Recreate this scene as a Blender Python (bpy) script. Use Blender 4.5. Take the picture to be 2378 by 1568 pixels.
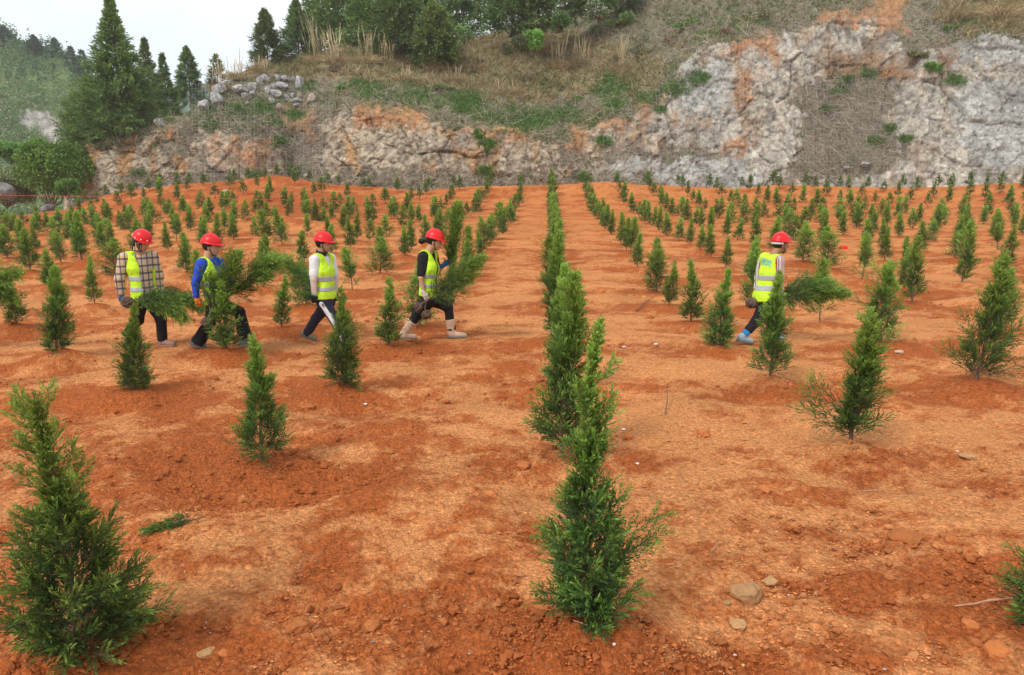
import bpy, math, random
import numpy as np
from mathutils import Vector, Matrix

for o in list(bpy.data.objects):
    bpy.data.objects.remove(o, do_unlink=True)
SC = bpy.context.scene
COL = SC.collection
R_ = math.radians

# ------------------------------------------------------------------ camera
W0, H0, F0 = 2378.0, 1568.0, 1585.0      # reference frame in which positions were measured
CAMH = 1.94
TH = math.atan(321 / F0)
PH = math.atan(88 * math.cos(TH) / F0)
cam_d = bpy.data.cameras.new('camera')
cam = bpy.data.objects.new('camera', cam_d)
COL.objects.link(cam)
cam_d.sensor_width = 36
cam_d.lens = F0 / W0 * 36
cam_d.clip_start = 0.05
cam_d.clip_end = 6000
cam.location = (0, 0, CAMH)
cam.rotation_euler = (math.pi / 2 - TH, 0, PH)
SC.camera = cam
SC.render.resolution_x = 1024
SC.render.resolution_y = 675

# ------------------------------------------------------------------ light
SUN_EL, SUN_AZ = R_(58), R_(-70)          # azimuth from +Y, clockwise positive; the sun stands to the left
world = bpy.data.worlds.new('World')
SC.world = world
world.use_nodes = True
wn = world.node_tree
wn.nodes.clear()
wo = wn.nodes.new('ShaderNodeOutputWorld')
sky = wn.nodes.new('ShaderNodeTexSky')
sky.sky_type = 'NISHITA'
sky.sun_disc = False
sky.sun_elevation = SUN_EL
sky.sun_rotation = SUN_AZ
bg1 = wn.nodes.new('ShaderNodeBackground')
bg1.inputs[1].default_value = 0.07
wn.links.new(sky.outputs[0], bg1.inputs[0])
bg2 = wn.nodes.new('ShaderNodeBackground')
tc = wn.nodes.new('ShaderNodeTexCoord')
nz = wn.nodes.new('ShaderNodeTexNoise')
nz.inputs['Scale'].default_value = 1.6
nz.inputs['Detail'].default_value = 4
wn.links.new(tc.outputs['Generated'], nz.inputs['Vector'])
cr = wn.nodes.new('ShaderNodeValToRGB')
cr.color_ramp.elements[0].position = 0.38
cr.color_ramp.elements[0].color = (0.66, 0.735, 0.80, 1)
cr.color_ramp.elements[1].position = 0.65
cr.color_ramp.elements[1].color = (1.0, 0.995, 0.985, 1)
wn.links.new(nz.outputs[0], cr.inputs[0])
wn.links.new(cr.outputs[0], bg2.inputs[0])
bg2.inputs[1].default_value = 0.88
ms = wn.nodes.new('ShaderNodeMixShader')
ms.inputs[0].default_value = 0.85
wn.links.new(bg1.outputs[0], ms.inputs[1])
wn.links.new(bg2.outputs[0], ms.inputs[2])
wn.links.new(ms.outputs[0], wo.inputs[0])

sun_d = bpy.data.lights.new('sun', 'SUN')
sun_d.energy = 1.5
sun_d.angle = R_(14)
sun_d.color = (1.0, 0.96, 0.90)
sun = bpy.data.objects.new('sun', sun_d)
COL.objects.link(sun)
sd = Vector((math.sin(SUN_AZ) * math.cos(SUN_EL), math.cos(SUN_AZ) * math.cos(SUN_EL) , math.sin(SUN_EL)))
sd = Vector((sd.x, -0.62, sd.z)).normalized()
sun.rotation_euler = sd.to_track_quat('Z', 'Y').to_euler()
sky.sun_rotation = math.atan2(sd.x, sd.y)
sky.sun_elevation = math.asin(sd.z)
SC.view_settings.view_transform = 'Standard'
SC.view_settings.look = 'None'
SC.view_settings.exposure = 0.68
SC.view_settings.gamma = 1
SC.view_settings.use_curve_mapping = False
SC.cycles.max_bounces = 5
SC.cycles.diffuse_bounces = 3
SC.cycles.glossy_bounces = 2
SC.cycles.transmission_bounces = 3
SC.cycles.transparent_max_bounces = 4
SC.cycles.use_denoising = True

# ------------------------------------------------------------------ helpers
FW = np.array([-math.sin(PH) * math.cos(TH), math.cos(PH) * math.cos(TH), -math.sin(TH)])
RT = np.array([math.cos(PH), math.sin(PH), 0.0])
UP = np.cross(RT, FW)
CP = np.array([0, 0, CAMH])


def ray(x, y):
    x = np.asarray(x, float)
    y = np.asarray(y, float)
    return FW + ((x - W0 / 2) / F0)[..., None] * RT + ((H0 / 2 - y) / F0)[..., None] * UP


def at(x, y, Y):
    """world point seen at photo position (x, y) whose world Y is Y"""
    d = ray(x, y)
    return CP + d * (np.asarray(Y, float) / d[..., 1])[..., None]


def proj(P):
    q = np.asarray(P, float) - CP
    zc = q @ FW
    zc = np.where(np.abs(zc) < 1e-4, 1e-4, zc)
    return W0 / 2 + F0 * (q @ RT) / zc, H0 / 2 - F0 * (q @ UP) / zc, zc


def _h(i, j, k, s):
    n = (i.astype(np.int64) * 374761393 + j.astype(np.int64) * 668265263 + k.astype(np.int64) * 2147483647 + s * 974711) & 0xffffffff
    n = ((n ^ (n >> 13)) * 1274126177) & 0xffffffff
    n = ((n ^ (n >> 16)) * 2246822519) & 0xffffffff
    return ((n ^ (n >> 15)) & 0xffffff).astype(np.float64) / 0xffffff


def vn2(x, y, s=0):
    xi = np.floor(x)
    yi = np.floor(y)
    fx = x - xi
    fy = y - yi
    fx = fx * fx * (3 - 2 * fx)
    fy = fy * fy * (3 - 2 * fy)
    z = np.zeros_like(xi)
    a = _h(xi, yi, z, s)
    b = _h(xi + 1, yi, z, s)
    c = _h(xi, yi + 1, z, s)
    d = _h(xi + 1, yi + 1, z, s)
    return (a * (1 - fx) + b * fx) * (1 - fy) + (c * (1 - fx) + d * fx) * fy - 0.5


def fbm2(x, y, o=4, s=0, g=0.5):
    t = 0
    a = 1
    for k in range(o):
        t = t + a * vn2(x * 2 ** k + 17.3 * k, y * 2 ** k - 9.1 * k, s + k)
        a *= g
    return t


def vn3(p, s=0):
    x, y, z = p[..., 0], p[..., 1], p[..., 2]
    xi, yi, zi = np.floor(x), np.floor(y), np.floor(z)
    fx, fy, fz = x - xi, y - yi, z - zi
    fx = fx * fx * (3 - 2 * fx)
    fy = fy * fy * (3 - 2 * fy)
    fz = fz * fz * (3 - 2 * fz)
    r = 0
    for a in (0, 1):
        for b in (0, 1):
            for c in (0, 1):
                w = (fx if a else 1 - fx) * (fy if b else 1 - fy) * (fz if c else 1 - fz)
                r = r + w * _h(xi + a, yi + b, zi + c, s)
    return r - 0.5


def nrm(v):
    return v / np.maximum(np.linalg.norm(v, axis=-1, keepdims=True), 1e-9)


def mesh_np(name, V, F, mat=None, C=None, smooth=False):
    V = np.asarray(V, np.float32)
    me = bpy.data.meshes.new(name)
    if not isinstance(F, (list, tuple)):
        F = [F]
    F = [np.asarray(f, np.int32) for f in F if len(f)]
    me.vertices.add(len(V))
    me.vertices.foreach_set('co', V.ravel())
    nl = sum(f.size for f in F)
    npg = sum(len(f) for f in F)
    me.loops.add(nl)
    me.loops.foreach_set('vertex_index', np.concatenate([f.ravel() for f in F]))
    me.polygons.add(npg)
    tot = np.concatenate([np.full(len(f), f.shape[1], np.int32) for f in F])
    st = np.concatenate([[0], np.cumsum(tot)[:-1]]).astype(np.int32)
    me.polygons.foreach_set('loop_start', st)
    me.polygons.foreach_set('loop_total', tot)
    me.polygons.foreach_set('use_smooth', np.full(npg, bool(smooth)))
    if C is not None:
        at_ = me.color_attributes.new('tint', 'FLOAT_COLOR', 'POINT')
        C = np.asarray(C, np.float32)
        if C.shape[1] == 3:
            C = np.concatenate([C, np.ones((len(C), 1), np.float32)], 1)
        at_.data.foreach_set('color', C.ravel())
    me.update(calc_edges=True)
    me.validate()
    if mat:
        me.materials.append(mat)
    return me


def obj(name, me, parent=None, loc=None):
    o = bpy.data.objects.new(name, me)
    COL.objects.link(o)
    if parent is not None:
        o.parent = parent
    if loc is not None:
        o.location = loc
    return o


def empty(name, loc=(0, 0, 0), rz=0.0):
    o = bpy.data.objects.new(name, None)
    COL.objects.link(o)
    o.empty_display_size = 0.2
    o.location = loc
    o.rotation_euler = (0, 0, rz)
    return o


def tag(o, label=None, cat=None, group=None, kind=None):
    if label:
        o['label'] = label
    if cat:
        o['category'] = cat
    if group:
        o['group'] = group
    if kind:
        o['kind'] = kind
    return o


def copy_thing(root):
    c = root.copy()
    COL.objects.link(c)
    for ch in root.children:
        d = ch.copy()
        COL.objects.link(d)
        d.parent = c
        for g in ch.children:
            e = g.copy()
            COL.objects.link(e)
            e.parent = d
    return c


def merge(parts):
    """parts: list of (V, F, C or None), same face size"""
    Vs, Fs, Cs = [], [], []
    n = 0
    for p in parts:
        Vs.append(p[0])
        Fs.append(np.asarray(p[1]) + n)
        n += len(p[0])
        if len(p) > 2 and p[2] is not None:
            Cs.append(p[2])
    return np.concatenate(Vs), np.concatenate(Fs), (np.concatenate(Cs) if Cs else None)


def tubes(P, Rd, sides=4):
    """P (B,m,3) polylines, Rd (B,m) radii"""
    B, m, _ = P.shape
    T = np.gradient(P, axis=1)
    T = nrm(T)
    ref = np.where(np.abs(T[:, :1, 2:3]) > 0.9, np.array([1.0, 0, 0]), np.array([0, 0, 1.0]))
    N = nrm(np.cross(T, np.broadcast_to(ref, T.shape)))
    Bn = np.cross(T, N)
    a = np.arange(sides) * 2 * math.pi / sides
    V = P[:, :, None, :] + Rd[:, :, None, None] * (np.cos(a)[None, None, :, None] * N[:, :, None, :] + np.sin(a)[None, None, :, None] * Bn[:, :, None, :])
    idx = np.arange(B * m * sides).reshape(B, m, sides)
    nx = np.roll(idx, -1, axis=2)
    F = np.stack([idx[:, :-1], nx[:, :-1], nx[:, 1:], idx[:, 1:]], -1).reshape(-1, 4)
    return V.reshape(-1, 3), F


def ribbons(base, dirs, L, Wd, bend, rng, seg=3, tip=0.15, side=None):
    """curved blades. base(N,3) dirs(N,3) L(N) Wd(N) bend(N,3) -> V,F"""
    N = len(base)
    if side is None:
        side = nrm(np.cross(dirs, rng.normal(size=(N, 3))))
    V = []
    for k in range(seg + 1):
        u = k / seg
        c = base + dirs * (L * u)[:, None] + bend * (u * u * L)[:, None]
        w = (Wd * (1 - (1 - tip) * u ** 1.5) * 0.5)[:, None]
        V.append(c - side * w)
        V.append(c + side * w)
    V = np.stack(V, 1)
    n = 2 * (seg + 1)
    b = np.arange(N)[:, None] * n
    F = np.concatenate([b + np.array([2 * k, 2 * k + 1, 2 * k + 3, 2 * k + 2]) for k in range(seg)], 0)
    return V.reshape(-1, 3), F, n


# ------------------------------------------------------------------ materials
def new_mat(name):
    m = bpy.data.materials.new(name)
    m.use_nodes = True
    nt = m.node_tree
    b = nt.nodes['Principled BSDF']
    return m, nt, b


def simple(name, col, rough=0.7, noise=0.12, scale=30, bump=0.0, bscale=60, spec=0.3, metallic=0.0, coat=0.0):
    m, nt, b = new_mat(name)
    b.inputs['Roughness'].default_value = rough
    b.inputs['Specular IOR Level'].default_value = spec
    b.inputs['Metallic'].default_value = metallic
    b.inputs['Coat Weight'].default_value = coat
    tcn = nt.nodes.new('ShaderNodeTexCoord')
    n = nt.nodes.new('ShaderNodeTexNoise')
    n.inputs['Scale'].default_value = scale
    n.inputs['Detail'].default_value = 5
    nt.links.new(tcn.outputs['Object'], n.inputs['Vector'])
    mp = nt.nodes.new('ShaderNodeMapRange')
    mp.inputs[1].default_value = 0.3
    mp.inputs[2].default_value = 0.7
    mp.inputs[3].default_value = 1 - noise
    mp.inputs[4].default_value = 1 + noise
    nt.links.new(n.outputs[0], mp.inputs[0])
    vm = nt.nodes.new('ShaderNodeVectorMath')
    vm.operation = 'SCALE'
    vm.inputs[0].default_value = col[:3]
    nt.links.new(mp.outputs[0], vm.inputs['Scale'])
    nt.links.new(vm.outputs[0], b.inputs['Base Color'])
    if bump:
        n2 = nt.nodes.new('ShaderNodeTexNoise')
        n2.inputs['Scale'].default_value = bscale
        n2.inputs['Detail'].default_value = 6
        nt.links.new(tcn.outputs['Object'], n2.inputs['Vector'])
        bp = nt.nodes.new('ShaderNodeBump')
        bp.inputs['Strength'].default_value = bump
        bp.inputs['Distance'].default_value = 1.0 / bscale
        nt.links.new(n2.outputs[0], bp.inputs['Height'])
        nt.links.new(bp.outputs[0], b.inputs['Normal'])
    return m


def tint_mat(name, rough=0.6, transl=0.25, spec=0.25, hue=0.0):
    """foliage: colour from the per-vertex tint, a bit of light passes through"""
    m, nt, b = new_mat(name)
    a = nt.nodes.new('ShaderNodeVertexColor')
    a.layer_name = 'tint'
    oi = nt.nodes.new('ShaderNodeObjectInfo')
    hs = nt.nodes.new('ShaderNodeHueSaturation')
    mp = nt.nodes.new('ShaderNodeMapRange')
    mp.inputs[3].default_value = 0.5 - hue
    mp.inputs[4].default_value = 0.5 + hue
    mv = nt.nodes.new('ShaderNodeMapRange')
    mv.inputs[3].default_value = 0.82
    mv.inputs[4].default_value = 1.2
    nt.links.new(oi.outputs['Random'], mp.inputs[0])
    nt.links.new(oi.outputs['Random'], mv.inputs[0])
    nt.links.new(mp.outputs[0], hs.inputs['Hue'])
    nt.links.new(mv.outputs[0], hs.inputs['Value'])
    nt.links.new(a.outputs[0], hs.inputs['Color'])
    nt.links.new(hs.outputs[0], b.inputs['Base Color'])
    b.inputs['Roughness'].default_value = rough
    b.inputs['Specular IOR Level'].default_value = spec
    if transl:
        t = nt.nodes.new('ShaderNodeBsdfTranslucent')
        nt.links.new(hs.outputs[0], t.inputs['Color'])
        mx = nt.nodes.new('ShaderNodeMixShader')
        mx.inputs[0].default_value = transl
        out = nt.nodes['Material Output']
        nt.links.new(b.outputs[0], mx.inputs[1])
        nt.links.new(t.outputs[0], mx.inputs[2])
        nt.links.new(mx.outputs[0], out.inputs[0])
    return m


def soil_mat():
    m, nt, b = new_mat('soil')
    N = nt.nodes.new
    L = nt.links.new
    a = N('ShaderNodeVertexColor')
    a.layer_name = 'tint'
    geo = N('ShaderNodeNewGeometry')
    n1 = N('ShaderNodeTexNoise')
    n1.inputs['Scale'].default_value = 30
    n1.inputs['Detail'].default_value = 9
    n1.inputs['Roughness'].default_value = 0.72
    L(geo.outputs['Position'], n1.inputs['Vector'])
    v = N('ShaderNodeTexVoronoi')
    v.inputs['Scale'].default_value = 42
    L(geo.outputs['Position'], v.inputs['Vector'])
    v2 = N('ShaderNodeTexVoronoi')
    v2.inputs['Scale'].default_value = 95
    L(geo.outputs['Position'], v2.inputs['Vector'])
    mr = N('ShaderNodeMapRange')
    mr.inputs[1].default_value = 0.3
    mr.inputs[2].default_value = 0.7
    mr.inputs[3].default_value = 0.55
    mr.inputs[4].default_value = 1.42
    L(n1.outputs[0], mr.inputs[0])
    sc = N('ShaderNodeVectorMath')
    sc.operation = 'SCALE'
    L(a.outputs[0], sc.inputs[0])
    L(mr.outputs[0], sc.inputs['Scale'])
    vg = N('ShaderNodeTexVoronoi')
    vg.inputs['Scale'].default_value = 75
    L(geo.outputs['Position'], vg.inputs['Vector'])
    sp_ = N('ShaderNodeSeparateColor')
    L(vg.outputs['Color'], sp_.inputs[0])
    mg = N('ShaderNodeMapRange')
    mg.inputs[3].default_value = 0.78
    mg.inputs[4].default_value = 1.22
    L(sp_.outputs[0], mg.inputs[0])
    sc0 = sc
    sc = N('ShaderNodeVectorMath')
    sc.operation = 'SCALE'
    L(sc0.outputs[0], sc.inputs[0])
    L(mg.outputs[0], sc.inputs['Scale'])
    # occasional pale grit
    n3 = N('ShaderNodeTexNoise')
    n3.inputs['Scale'].default_value = 55
    n3.inputs['Detail'].default_value = 2
    L(geo.outputs['Position'], n3.inputs['Vector'])
    m3 = N('ShaderNodeMapRange')
    m3.inputs[1].default_value = 0.70
    m3.inputs[2].default_value = 0.76
    m3.inputs[4].default_value = 0.7
    L(n3.outputs[0], m3.inputs[0])
    mx = N('ShaderNodeMix')
    mx.data_type = 'RGBA'
    L(m3.outputs[0], mx.inputs[0])
    L(sc.outputs[0], mx.inputs[6])
    mx.inputs[7].default_value = (0.62, 0.45, 0.33, 1)
    L(mx.outputs[2], b.inputs['Base Color'])
    b.inputs['Roughness'].default_value = 0.95
    b.inputs['Specular IOR Level'].default_value = 0.12
    ad = N('ShaderNodeMath')
    ad.operation = 'ADD'
    L(n1.outputs[0], ad.inputs[0])
    iv = N('ShaderNodeMath')
    iv.operation = 'MULTIPLY'
    iv.inputs[1].default_value = -0.8
    L(v.outputs['Distance'], iv.inputs[0])
    L(iv.outputs[0], ad.inputs[1])
    iv2 = N('ShaderNodeMath')
    iv2.operation = 'MULTIPLY_ADD'
    iv2.inputs[1].default_value = -0.35
    L(v2.outputs['Distance'], iv2.inputs[0])
    L(ad.outputs[0], iv2.inputs[2])
    bp = N('ShaderNodeBump')
    bp.inputs['Strength'].default_value = 0.9
    bp.inputs['Distance'].default_value = 0.024
    L(iv2.outputs[0], bp.inputs['Height'])
    L(bp.outputs[0], b.inputs['Normal'])
    return m


def hill_mat():
    m, nt, b = new_mat('hillside_rock_and_soil')
    N = nt.nodes.new
    L = nt.links.new
    a = N('ShaderNodeVertexColor')
    a.layer_name = 'tint'
    geo = N('ShaderNodeNewGeometry')
    n1 = N('ShaderNodeTexNoise')
    n1.inputs['Scale'].default_value = 1.6
    n1.inputs['Detail'].default_value = 10
    n1.inputs['Roughness'].default_value = 0.75
    n1.inputs['Distortion'].default_value = 0.8
    L(geo.outputs['Position'], n1.inputs['Vector'])
    mr = N('ShaderNodeMapRange')
    mr.inputs[1].default_value = 0.32
    mr.inputs[2].default_value = 0.68
    mr.inputs[3].default_value = 0.78
    mr.inputs[4].default_value = 1.18
    L(n1.outputs[0], mr.inputs[0])
    sc = N('ShaderNodeVectorMath')
    sc.operation = 'SCALE'
    L(a.outputs[0], sc.inputs[0])
    L(mr.outputs[0], sc.inputs['Scale'])
    b.inputs['Roughness'].default_value = 0.9
    b.inputs['Specular IOR Level'].default_value = 0.15
    bp = N('ShaderNodeBump')
    bp.inputs['Strength'].default_value = 1.0
    bp.inputs['Distance'].default_value = 0.11
    v = N('ShaderNodeTexVoronoi')
    v.inputs['Scale'].default_value = 4.6
    v.feature = 'DISTANCE_TO_EDGE'
    wv = N('ShaderNodeVectorMath')
    wv.operation = 'MULTIPLY_ADD'
    wv.inputs[1].default_value = (1.1, 1.1, 1.1)
    L(n1.outputs['Color'], wv.inputs[0])
    L(geo.outputs['Position'], wv.inputs[2])
    mpp = N('ShaderNodeMapping')
    mpp.inputs['Scale'].default_value = (0.7, 0.7, 1.9)
    mpp.inputs['Rotation'].default_value = (0, 0.25, 0)
    L(wv.outputs[0], mpp.inputs[0])
    L(mpp.outputs[0], v.inputs['Vector'])
    mm = N('ShaderNodeMath')
    mm.operation = 'MULTIPLY_ADD'
    mm.inputs[1].default_value = 0.9
    L(v.outputs['Distance'], mm.inputs[0])
    L(n1.outputs[0], mm.inputs[2])
    L(mm.outputs[0], bp.inputs['Height'])
    L(bp.outputs[0], b.inputs['Normal'])
    # thin fracture lines, crack shade painted into the base colour
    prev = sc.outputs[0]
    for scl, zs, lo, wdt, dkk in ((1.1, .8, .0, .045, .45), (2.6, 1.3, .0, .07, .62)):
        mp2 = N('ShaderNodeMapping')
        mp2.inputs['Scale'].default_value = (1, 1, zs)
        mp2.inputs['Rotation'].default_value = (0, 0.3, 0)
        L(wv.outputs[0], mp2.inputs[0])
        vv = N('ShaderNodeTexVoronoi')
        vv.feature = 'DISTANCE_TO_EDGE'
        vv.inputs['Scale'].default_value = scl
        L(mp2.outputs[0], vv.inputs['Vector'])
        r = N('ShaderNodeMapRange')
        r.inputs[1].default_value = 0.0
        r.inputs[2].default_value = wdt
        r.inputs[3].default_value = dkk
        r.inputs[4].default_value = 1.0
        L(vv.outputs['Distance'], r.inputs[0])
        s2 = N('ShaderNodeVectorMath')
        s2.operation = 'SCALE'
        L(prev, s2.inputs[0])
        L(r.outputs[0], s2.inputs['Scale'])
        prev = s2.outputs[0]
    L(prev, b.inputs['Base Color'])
    return m


M_soil = soil_mat()
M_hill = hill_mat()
M_leaf = tint_mat('cypress_foliage', hue=0.012)
M_leaf_far = tint_mat('far_foliage', transl=0.15, hue=0.01)
M_grass = tint_mat('grass_blades', rough=0.8, transl=0.2, spec=0.1)
M_wood = simple('bark', (0.16, 0.10, 0.07), 0.9, 0.3, 60, 0.5, 80)
M_clod = tint_mat('soil_clods_colour', rough=0.95, transl=0, spec=0.1)
M_rock = simple('grey_limestone', (0.42, 0.41, 0.40), 0.9, 0.6, 3.0, 1.0, 6)
M_rock2 = simple('pinkish_limestone', (0.46, 0.38, 0.31), 0.9, 0.35, 3.0, 1.0, 6)
# ------------------------------------------------------------------ the field
YC = 50.0      # the crest of the field, metres ahead
_cx = np.array([-500, 0, 150, 200, 270, 350, 480, 640, 700, 780, 860, 980, 1100, 1283, 1420, 1500, 1700, 1800, 2000, 2150, 2250, 2378, 2900], float)
_cy = np.array([520, 505, 492, 470, 450, 438, 424, 405, 414, 428, 438, 441, 434, 430, 422, 430, 437, 430, 436, 437, 430, 424, 424], float)
_cp = at(_cx, _cy, YC)
_ct = _cp[:, 0] / YC
_cz = _cp[:, 2]
_gy = np.array([0, 12, 16, 21, 27, 35, 41, 46, 50], float)
_gz = np.array([0, 0, .03, .11, .18, .29, .42, .66, 1.0], float)
ROW0, ROWD = 0.18, 2.25
TREES = []     # filled below: (X, Y, ...)


def base_h(X, Y):
    X = np.asarray(X, float)
    Y = np.asarray(Y, float)
    t = X / np.maximum(Y, 1.0)
    zc = np.interp(t, _ct, _cz)
    g = np.interp(np.minimum(Y, YC), _gy, _gz)
    z = zc * g
    z = z - 0.09 * np.maximum(Y - YC, 0) * (Y > YC) - 0.0 * X
    # gentle unevenness, banks on the left side
    z = z + 0.07 * fbm2(X * 0.35, Y * 0.45, 3, 5) * np.clip((Y - 1) / 6, 0, 1)
    lf = np.clip((-X - 2 - Y * 0.12) / 5, 0, 1) * np.clip((Y - 9) / 8, 0, 1)
    z = z + lf * 0.55 * fbm2(X * 0.16 + 4, Y * 0.33, 3, 9)
    return z


def ground_at(x, y):
    d = ray(x, y)
    Y = 5.0
    lo, hi = 1.2, 56.0
    Ys = np.geomspace(lo, hi, 1500)
    P = CP + d * (Ys / d[1])[:, None]
    dz = P[:, 2] - base_h(P[:, 0], P[:, 1])
    k = np.where(dz < 0)[0]
    k = k[0] if len(k) else len(Ys) - 1
    return P[k]


# saplings given by where their foot stands, their height and habit
# (x, y, top y, spread factor, variant, lean x)
MAN = [
    (175, 1545, 925, 1.0, 'hero_left', 0), (1370, 1492, 770, 1.0, 'hero_mid', 0),
    (1308, 1066, 655, 1.0, 'tall', 0.03), (1298, 905, 640, 1.0, 'tall', 0.05), (1292, 790, 560, .9, 'tall', 0.0),
    (615, 1086, 798, 1.0, 'cone', -0.03), (800, 912, 688, 1.0, 'open', 0.0), (905, 810, 655, .95, 'open', 0.02),
    (310, 916, 715, 1.0, 'open', 0.16), (530, 826, 668, 1.05, 'open', 0.1), (655, 768, 650, .9, 'cone', 0),
    (140, 834, 640, 1.1, 'tall', 0.08), (40, 766, 640, .9, 'open', 0.02), (220, 718, 608, .7, 'cone', -0.02),
    (1555, 713, 612, .8, 'open', 0.0), (1605, 752, 612, .9, 'open', 0), (1672, 810, 632, .95, 'open', 0.02),
    (1785, 892, 655, .95, 'cone', 0.02), (1980, 1050, 748, 1.1, 'side', 0.0), (2432, 1490, 1160, 1.5, 'cone', 0),
    (1905, 753, 620, .8, 'bare', 0.05), (2045, 802, 622, 1.0, 'swept', 0), (2265, 900, 615, .95, 'wide', 0.12),
    (2115, 706, 560, .85, 'tall', 0), (2233, 661, 520, .8, 'tall', 0), (2001, 661, 560, .9, 'bare', 0), (1523, 682, 575, 1.1, 'wide', 0),
    (1465, 592, 515, .9, 'bare', 0), (2337, 627, 530, .9, 'cone', 0), (2405, 690, 600, 1.1, 'cone', 0), (1920, 628, 535, 1.2, 'wide', 0),
    (1863, 613, 525, 1.2, 'wide', 0), (2052, 610, 535, .95, 'cone', 0), (885, 643, 560, 1.4, 'wide', 0), (818, 680, 590, 1.0, 'bare', 0),
    (270, 645, 560, 1.5, 'wide', 0), (70, 635, 540, 1.2, 'cone', -0.05), (16, 603, 530, 1.2, 'wide', 0), (192, 608, 500, .9, 'tall', -0.04),
    (1480, 625, 550, 1.0, 'tall', 0), (1750, 720, 560, .8, 'open', 0.0),
]
SAP = {}
for (x, y, ty, spf, var, lean) in MAN:
    p = ground_at(x, y)
    _, _, zc = proj(p)
    h = (y - ty) / (F0 / zc) * 1.015
    k = round((p[0] - ROW0) / ROWD)
    j = round((p[1] - 2.75) / 1.92)
    key = (k, j)
    while key in SAP:
        key = (key[0], key[1] + 0.5)
    SAP[key] = dict(p=(p[0], p[1]), h=h, spf=spf, var=var, lean=lean, man=True)
rs = random.Random(7)
for j in range(0, 26):
    for k in range(-22, 23):
        X = ROW0 + ROWD * k + rs.gauss(0, 0.09)
        Y = 2.75 + 1.92 * j + rs.gauss(0, 0.12)
        a_, b_, c_, d_ = rs.random(), rs.random(), rs.random(), rs.random()
        if any(abs(q['p'][0] - X) < 1.25 and abs(q['p'][1] - Y) < 1.15 and q.get('man') for q in SAP.values()):
            continue
        if k < -2:
            X += (a_ - .5) * 0.5
            Y += (b_ - .5) * 0.5
        px, py, zc = proj(np.array([X, Y, float(base_h(X, Y)) + .4]))
        if px < -70 or px > 2450 or py > 1700:
            continue
        if j > 8 and d_ < 0.04:
            continue
        if px < 170 and Y > 43:
            continue
        h = 0.74 + 0.32 * c_
        if j > 12:
            h *= 1.1
        var = ['cone', 'tall', 'open', 'cone', 'tall', 'wide', 'bare'][int(b_ * 6.999)]
        if j > 16:
            var = ['cone', 'tall', 'tall', 'cone', 'tall', 'cone', 'wide'][int(b_ * 6.999)]
        if k == 0:
            var = 'tall'
            h *= 1.12
        spf = 1.0 + (a_ - .5) * .4
        if k == -10 or j > 24:
            pass
        SAP[(k, j)] = dict(p=(X, Y), h=h, spf=spf, var=var, lean=(d_ - .5) * .16, man=False)
SPOS = np.array([s['p'] for s in SAP.values()])


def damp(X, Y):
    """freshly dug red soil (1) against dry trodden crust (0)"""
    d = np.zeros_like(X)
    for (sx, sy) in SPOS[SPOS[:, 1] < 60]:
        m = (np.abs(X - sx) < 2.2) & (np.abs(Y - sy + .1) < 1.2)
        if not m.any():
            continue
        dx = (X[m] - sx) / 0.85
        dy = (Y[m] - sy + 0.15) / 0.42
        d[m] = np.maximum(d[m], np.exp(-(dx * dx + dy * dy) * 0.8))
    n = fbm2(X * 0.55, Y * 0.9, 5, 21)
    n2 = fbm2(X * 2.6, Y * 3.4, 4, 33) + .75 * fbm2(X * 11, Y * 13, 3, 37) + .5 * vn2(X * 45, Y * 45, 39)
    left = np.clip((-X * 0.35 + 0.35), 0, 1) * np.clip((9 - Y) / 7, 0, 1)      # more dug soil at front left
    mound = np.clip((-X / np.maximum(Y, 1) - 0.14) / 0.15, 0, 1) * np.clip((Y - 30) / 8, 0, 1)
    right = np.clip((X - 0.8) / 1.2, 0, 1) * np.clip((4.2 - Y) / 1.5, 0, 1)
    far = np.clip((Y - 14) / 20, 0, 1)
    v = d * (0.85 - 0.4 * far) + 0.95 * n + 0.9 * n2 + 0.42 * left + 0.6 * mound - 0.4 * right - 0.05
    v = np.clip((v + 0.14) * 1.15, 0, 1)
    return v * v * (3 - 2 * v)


_PITS = []
for (sx, sy) in SPOS[SPOS[:, 1] < 24]:
    r = _h(np.array([int(sx * 100)]), np.array([int(sy * 100)]), np.array([0]), 3)[0]
    _PITS.append((sx, sy, r))


def detail_h(X, Y, near=True):
    z = np.zeros_like(X)
    for (sx, sy, r) in _PITS:
        m = (np.abs(X - sx) < 1.6) & (np.abs(Y - sy) < 1.4)
        if not m.any():
            continue
        dx, dy = X[m] - sx, Y[m] - sy
        q = np.sqrt(dx * dx * .7 + dy * dy)
        z[m] += 0.07 * np.exp(-(q / 0.26) ** 2) * (0.5 + r) - 0.075 * np.exp(-((q - 0.55) / 0.24) ** 2) * (np.clip(-dy * 1.4 + .4 + .5 * dx, 0, 1)) * (0.4 + r)
    return z


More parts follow.
